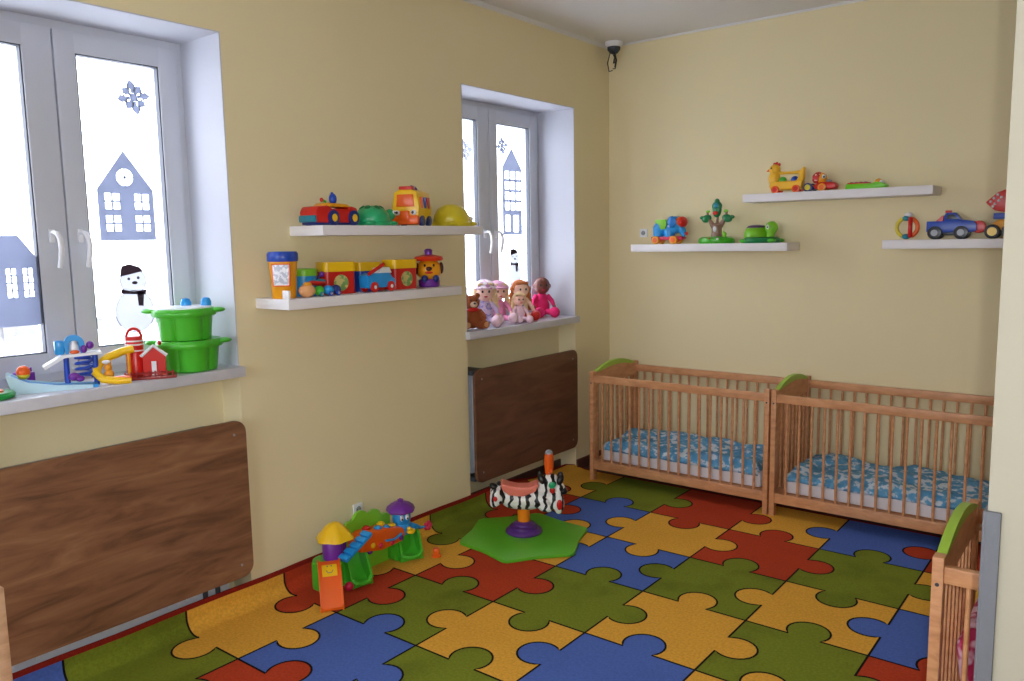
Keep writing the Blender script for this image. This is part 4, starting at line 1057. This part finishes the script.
# ------------------------------------------------------------------ toys on the left window sill
SZ = WS
def tub(loc, s, label, lid):
    t = empty('sand_tub', label, 'toy box', loc, .3)
    lob = lambda a: .92+.13*abs(math.cos(2.5*a))**.55
    rimf = lambda a: 1+.05*abs(math.cos(2.5*a))
    MB().lathe([(.100*s, 0), (.108*s, .006), (.118*s, .100), (.122*s, .118)], n=80, fn=lob).build('tub_body', GREEN, t)
    MB().lathe([(.120*s, .104), (.136*s, .104), (.141*s, .112), (.139*s, .128), (.130*s, .137), (.112*s, .135)], n=80, fn=lambda a: .95+.07*abs(math.cos(2.5*a))**.6).build('tub_rim', GREEN, t)
    for sgn in (-1, 1):
        a = math.radians(32); cx, cy = sgn*.148*s*math.cos(a), sgn*.148*s*math.sin(a)
        MB().sph((cx, cy, .126), (.032, .034, .012), 16).build('handle', GREEN, t)
    if lid:
        MB().lathe([(.114*s, .130), (.112*s, .142), (.03, .146)], n=80, fn=lob).build('lid', WHITE, t)
        for (x, y) in ((.000, .015), (.055, .075)):
            MB().lathe([(.022, .142), (.022, .160), (.016, .174), (.006, .178)], (x, y, 0), 18).build('knob', LBLUE, t)
    return t
tub((-.090, -3.345, SZ), .98, 'lower of the two stacked green flower-shaped tubs on the left sill', False)
tub((-.092, -3.358, SZ+.1345), .93, 'upper green flower-shaped tub with white lid and blue knobs', True)
# barn
t = empty('toy_barn', 'red toy barn with white trimmed roof and a handled silo on the left sill', 'toy', (-.055, -3.548, SZ), RL-math.radians(30))
MB().prism([(-.02, .01), (.065, .01), (.065, .095), (.022, .130), (-.02, .095)], -.035, .045, 'xz').build('barn_house', RED, t, smooth=False)
MB().tube([(-.026, -.038, .092), (.022, -.038, .134), (.071, -.038, .092)], .007, 8).build('roof_trim', WHITE, t)
MB().bb(.012, .030, -.040, -.034, .01, .07).build('barn_door', WHITE, t, smooth=False)
MB().lathe([(.034, 0), (.034, .155), (.030, .16)], (-.050, .02, .01), 24).build('silo', RED, t)
for z in (.11, .135, .15): MB().lathe([(.035, 0), (.036, .003), (.035, .006)], (-.050, .02, z), 24).build('silo_band', WHITE, t)
MB().tube([(-.05+.028*math.cos(math.radians(a)), .02, .165+.038*math.sin(math.radians(a))) for a in range(0, 181, 15)], .006, 8).build('silo_handle', RED, t)
MB().box((.005, -.02, .006), (.20, .10, .012), .004).build('ground_plate', pl('brick', (150, 40, 36)), t)
b = MB()
for k in range(9): b.cyl((-.085+.022*k, -.068, .008), (-.085+.022*k, -.068, .034), .004, n=8)
b.tube([(-.09, -.068, .026), (.095, -.068, .026)], .0035, 6); b.build('picket_fence', pl('brick', (150, 40, 36)), t)
MB().sph((.045, .0, .140), (.008, .008, .010), 8).build('weather_vane', RED, t)
# yellow looping track
t = empty('toy_track', 'yellow curved toy track beside the red barn', 'toy', (-.06, -3.708, SZ), RL-math.radians(30))
b = MB()
path = [(.09, .05, .125), (.05, .045, .118), (.0, .03, .10), (-.035, .01, .075), (-.045, -.02, .045), (-.02, -.045, .022), (.03, -.05, .014), (.08, -.045, .012)]
for dy in (0, ):
    b.tube(path, [.016, .016, .017, .017, .017, .016, .015, .014], 10)
b.build('curved_track', YEL, t)
for (x, y) in ((.07, .048), (-.0, .03)): MB().cyl((x, y, 0), (x, y, .11), .007, n=10).build('track_post', AMBER, t)
b = MB().sph((.0, -.01, .035), (.018, .016, .022), 12).sph((-.002, -.012, .062), (.014, .013, .014), 12); b.build('bee_figure', AMBER, t)
MB().sph((-.008, -.008, .085), (.016, .012, .008), 10).build('bee_wing', WHITE, t)
MB().box((.05, -.04, .022), (.06, .03, .018), .004).build('ramp_end', ORANGE, t)
# sea slide
t = empty('toy_water_slide', 'light blue and white ramp toy with penguin figures on the left sill', 'toy', (-.095, -3.872, SZ), RL-math.radians(20))
b = MB().prism([(-.165, .0), (.10, .0), (.10, .012), (-.02, .022), (-.11, .040), (-.175, .075), (-.182, .070)], -.06, -.052, 'xz'); b.prism([(-.165, .0), (.10, .0), (.10, .012), (-.02, .022), (-.11, .040), (-.175, .075), (-.182, .070)], .02, .028, 'xz')
b.build('slide_wall', pl('ice', (190, 222, 236)), t, smooth=False)
MB().prism([(-.16, .0), (.12, .0), (.12, .010), (-.02, .018), (-.105, .034), (-.165, .066)], -.054, .024, 'xz').build('slide_bed', LBLUE, t, smooth=False)
MB().prism([(-.06, .088), (.01, .128), (.14, .132), (.145, .122), (.015, .116), (-.055, .076)], -.01, .055, 'xz').build('upper_ramp', WHITE, t, smooth=False)
for x in (.02, .12):
    MB().cyl((x, .02, 0), (x, .02, .122), .010, n=12).build('ramp_post', BLUE, t)
b = MB()
for k in range(4): b.tube([(.08+.028*math.cos(a/6*PI), .02+.022*math.sin(a/6*PI), .035+.022*k+a*.0016) for a in range(13)], .006, 8)
b.build('spiral', BLUE, t)
MB().prism([(.02, .130)] + arc(.05, .165, .036, 180, 0, 10)+[(.086, .130), (.070, .130)] + arc(.05, .160, .020, 0, 180, 8)+[(.030, .130)], .0, .035, 'xz').build('arch', LBLUE, t, smooth=False)
MB().box((.0, .02, .155), (.035, .04, .055), .010).build('blue_hut', LBLUE, t)
b = MB().sph((.05, .01, .150), (.015, .013, .024), 14).sph((.05, .01, .176), (.011, .010, .011), 12); b.build('penguin', WHITE, t)
MB().sph((.05, -.002, .136), (.018, .010, .008), 10).build('penguin_feet', ORANGE, t)
b = MB().sph((.082, .0, .145), (.012, .011, .016), 12).sph((.105, .01, .158), (.014, .012, .016), 12); b.build('purple_figure', PURPLE, t)
b = MB().sph((.04, -.03, .045), (.020, .012, .016), 12).sph((.06, -.03, .035), (.016, .012, .012), 12); b.build('octopus_figure', PURPLE, t)
b = MB().sph((-.125, -.02, .078), (.024, .022, .024), 16); b.build('fish_ball', ORANGE, t)
MB().sph((-.125, -.02, .066), (.022, .021, .016), 14).build('ball_belly', LEMON, t)
# block behind and disc at the left edge
t = empty('toy_block', 'small purple block with a grey top at the left end of the left sill', 'toy', (-.20, -3.965, SZ), RL)
MB().box((0, 0, .045), (.062, .05, .042), .004).build('block', PURPLE, t); MB().box((0, 0, .012), (.05, .045, .024), .003).build('block_foot', WHITE, t)
for x in (-.015, .02): MB().cyl((x, 0, .064), (x, 0, .082), .009, n=14).build('stud', GREY if x < 0 else PURPLE, t)
t = empty('toy_frisbee', 'flat green disc toy at the left end of the left sill', 'toy', (-.07, -4.125, SZ))
MB().lathe([(.060, 0), (.074, .006), (.076, .018), (.068, .026), (.04, .026)], n=36).build('disc', pl('emerald', (20, 150, 60)), t)
MB().lathe([(.040, .026), (.038, .032), (.01, .034)], n=28).build('disc_centre', ORANGE, t)

# ------------------------------------------------------------------ dolls on the far window sill (local -y points into the room)
SKIN = cloth('doll_skin', (240, 200, 180)); 
def doll(name, label, cat, loc, rz, s, skin, hair, dress, shoe, sleeve=None, bald=False, hat=None, hairlen=1.0, face=None):
    t = empty(name, label, cat, loc, rz)
    b = MB().sph((0, 0, .055*s), (.045*s, .036*s, .055*s), 18).sph((0, 0, .10*s), (.034*s, .028*s, .035*s), 16); b.build('dress', dress, t, remesh=.004)
    b = MB()
    for q in (-1, 1):
        b.tube([(q*.022*s, -.02*s, .028*s), (q*.032*s, -.06*s, .028*s), (q*.038*s, -.10*s, .022*s)], [.018*s, .016*s, .014*s], 12)
    b.build('legs', sleeve or dress, t)
    for q in (-1, 1):
        MB().sph((q*.042*s, -.122*s, .031*s), (.028*s, .034*s, .030*s), 16).build('shoe', shoe, t)
        MB().tube([(q*.032*s, 0, .115*s), (q*.054*s, -.02*s, .085*s), (q*.058*s, -.045*s, .062*s)], [.014*s, .013*s, .010*s], 10).build('sleeve', sleeve or dress, t)
        MB().sph((q*.058*s, -.054*s, .055*s), .011*s, 12).build('hand', skin, t)
    h = MB().sph((0, -.006*s, .172*s), (.046*s, .042*s, .048*s), 22).sph((0, -.044*s, .160*s), (.008*s, .006*s, .007*s), 10)
    for q in (-1, 1): h.sph((q*.046*s, -.004*s, .170*s), (.007*s, .010*s, .013*s), 10)
    h.cyl((0, 0, .115*s), (0, 0, .135*s), .014*s, n=12)
    h.build('head', skin, t, remesh=.0035)
    for q in (-1, 1): MB().sph((q*.017*s, -.045*s, .176*s), (.0055*s, .004*s, .007*s), 10).build('eye', BLACK if face is None else face, t)
    MB().sph((0, -.043*s, .150*s), (.010*s, .004*s, .004*s), 10).build('mouth', MAG, t)
    if hair is not None:
        b = MB().sph((0, .010*s, .182*s), (.052*s, .046*s, .050*s), 20)
        for q in (-1, 1):
            for k in range(4):
                b.sph((q*(.046+.004*k)*s, (.004+.006*(k % 2))*s, (.175-.028*k*hairlen)*s), (.018*s, .020*s, .022*s), 12)
        for k in range(5): b.sph(((-.03+.015*k)*s, -.030*s, .212*s), (.012*s, .014*s, .010*s), 10)
        b.build('hair', hair, t, remesh=.004)
    if hat is not None:
        b = MB().sph((0, .004*s, .200*s), (.056*s, .052*s, .036*s), 20).lathe([(.060*s, .190*s), (.062*s, .196*s), (.056*s, .202*s)], n=24); b.build('bonnet', hat, t)
    return t
LILAC = cloth('lilac', (208, 190, 224)); PALEPINK = cloth('pale_pink', (240, 205, 218)); HOTP = cloth('hot_pink', (224, 40, 110))
BLOND = cloth('blond', (226, 196, 150)); GINGER = cloth('ginger', (190, 110, 60)); ROSE = cloth('rose', (222, 140, 180)); GREYB = cloth('grey_blue', (150, 156, 186))
REDC = cloth('red', (222, 30, 62)); DARKSK = mat('brown_doll_skin', (120, 66, 54), 0.45)
doll('rag_doll', 'rag doll with lilac patchwork bonnet and pale pink shoes on the far sill', 'doll', (-.155, -1.270, SZ), RL-.75, 1.24, SKIN, BLOND, FLORAL, PALEPINK, LILAC, hat=PATCHW)
doll('rag_doll', 'rag doll in a rose dress and pink hat, leaning on the lilac one', 'doll', (-.195, -1.085, SZ), RL-.55, 1.18, SKIN, BLOND, ROSE, PALEPINK, ROSE, hat=cloth('pink_hat', (228, 170, 200)))
doll('small_doll', 'small blond doll with a peach face between the larger dolls', 'doll', (-.090, -.995, SZ), RL-.6, .86, cloth('peach', (240, 190, 170)), BLOND, PALEPINK, PALEPINK)
doll('long_haired_doll', 'ginger-haired doll in grey blue with red and pale pink feet on the far sill', 'doll', (-.190, -.850, SZ), RL-.55, 1.18, SKIN, GINGER, GREYB, REDC, SKIN, hairlen=1.25)
doll('baby_doll', 'brown-skinned bald baby doll in a hot pink outfit at the right end of the sill', 'doll', (-.200, -.590, SZ), RL-.7, 1.26, DARKSK, None, HOTP, HOTP, HOTP)
FUR = cloth('brown_fur', (150, 76, 34)); FURL = cloth('cream_fur', (226, 196, 166))
t = empty('teddy_bear', 'brown teddy bear with a red bow at the left end of the far sill', 'teddy bear', (-.075, -1.492, SZ), RL-.55)
b = MB().sph((0, 0, .070), (.055, .048, .068), 20).sph((0, -.005, .165), (.048, .044, .045), 20)
for q in (-1, 1):
    b.sph((q*.038, .0, .205), (.018, .010, .018), 12).tube([(q*.045, 0, .110), (q*.062, -.03, .085), (q*.055, -.06, .070)], [.020, .019, .018], 12)
    b.tube([(q*.035, -.02, .030), (q*.055, -.055, .030), (q*.060, -.085, .034)], [.028, .027, .026], 12)
b.build('bear_body', FUR, t, remesh=.0045)
MB().sph((0, -.042, .155), (.024, .020, .019), 14).build('snout', FURL, t)
MB().sph((0, -.061, .162), (.008, .006, .006), 10).build('nose', BLACK, t)
for q in (-1, 1):
    MB().sph((q*.018, -.043, .180), .005, 8).build('eye', BLACK, t); MB().sph((q*.060, -.106, .036), (.018, .008, .018), 12).build('foot_pad', cloth('tan_fur', (206, 146, 96)), t)
MB().sph((0, -.030, .122), (.040, .022, .014), 14).build('bow', REDC, t)

# ------------------------------------------------------------------ child's chair at the lower left edge
t = empty('childs_chair', 'pale wooden child chair, only its rear post showing at the lower left edge', 'chair', (.33, -4.468, RZ-.001))
for (x, y, h) in ((.0, .17, .572), (.27, .17, .20), (.0, -.12, .545), (.27, -.12, .20)):
    MB().bb(x-.018, x+.018, y-.018, y+.018, 0, h, .005).build('leg', PALEW, t)
MB().bb(-.02, .30, -.15, .19, .20, .218, .006).build('seat', PALEW, t)
MB().bb(-.012, .012, -.11, .16, .44, .52, .004).build('backrest', PALEW, t)
MB().bb(-.010, .010, -.11, .16, .08, .11, .003).build('stretcher', PALEW, t)
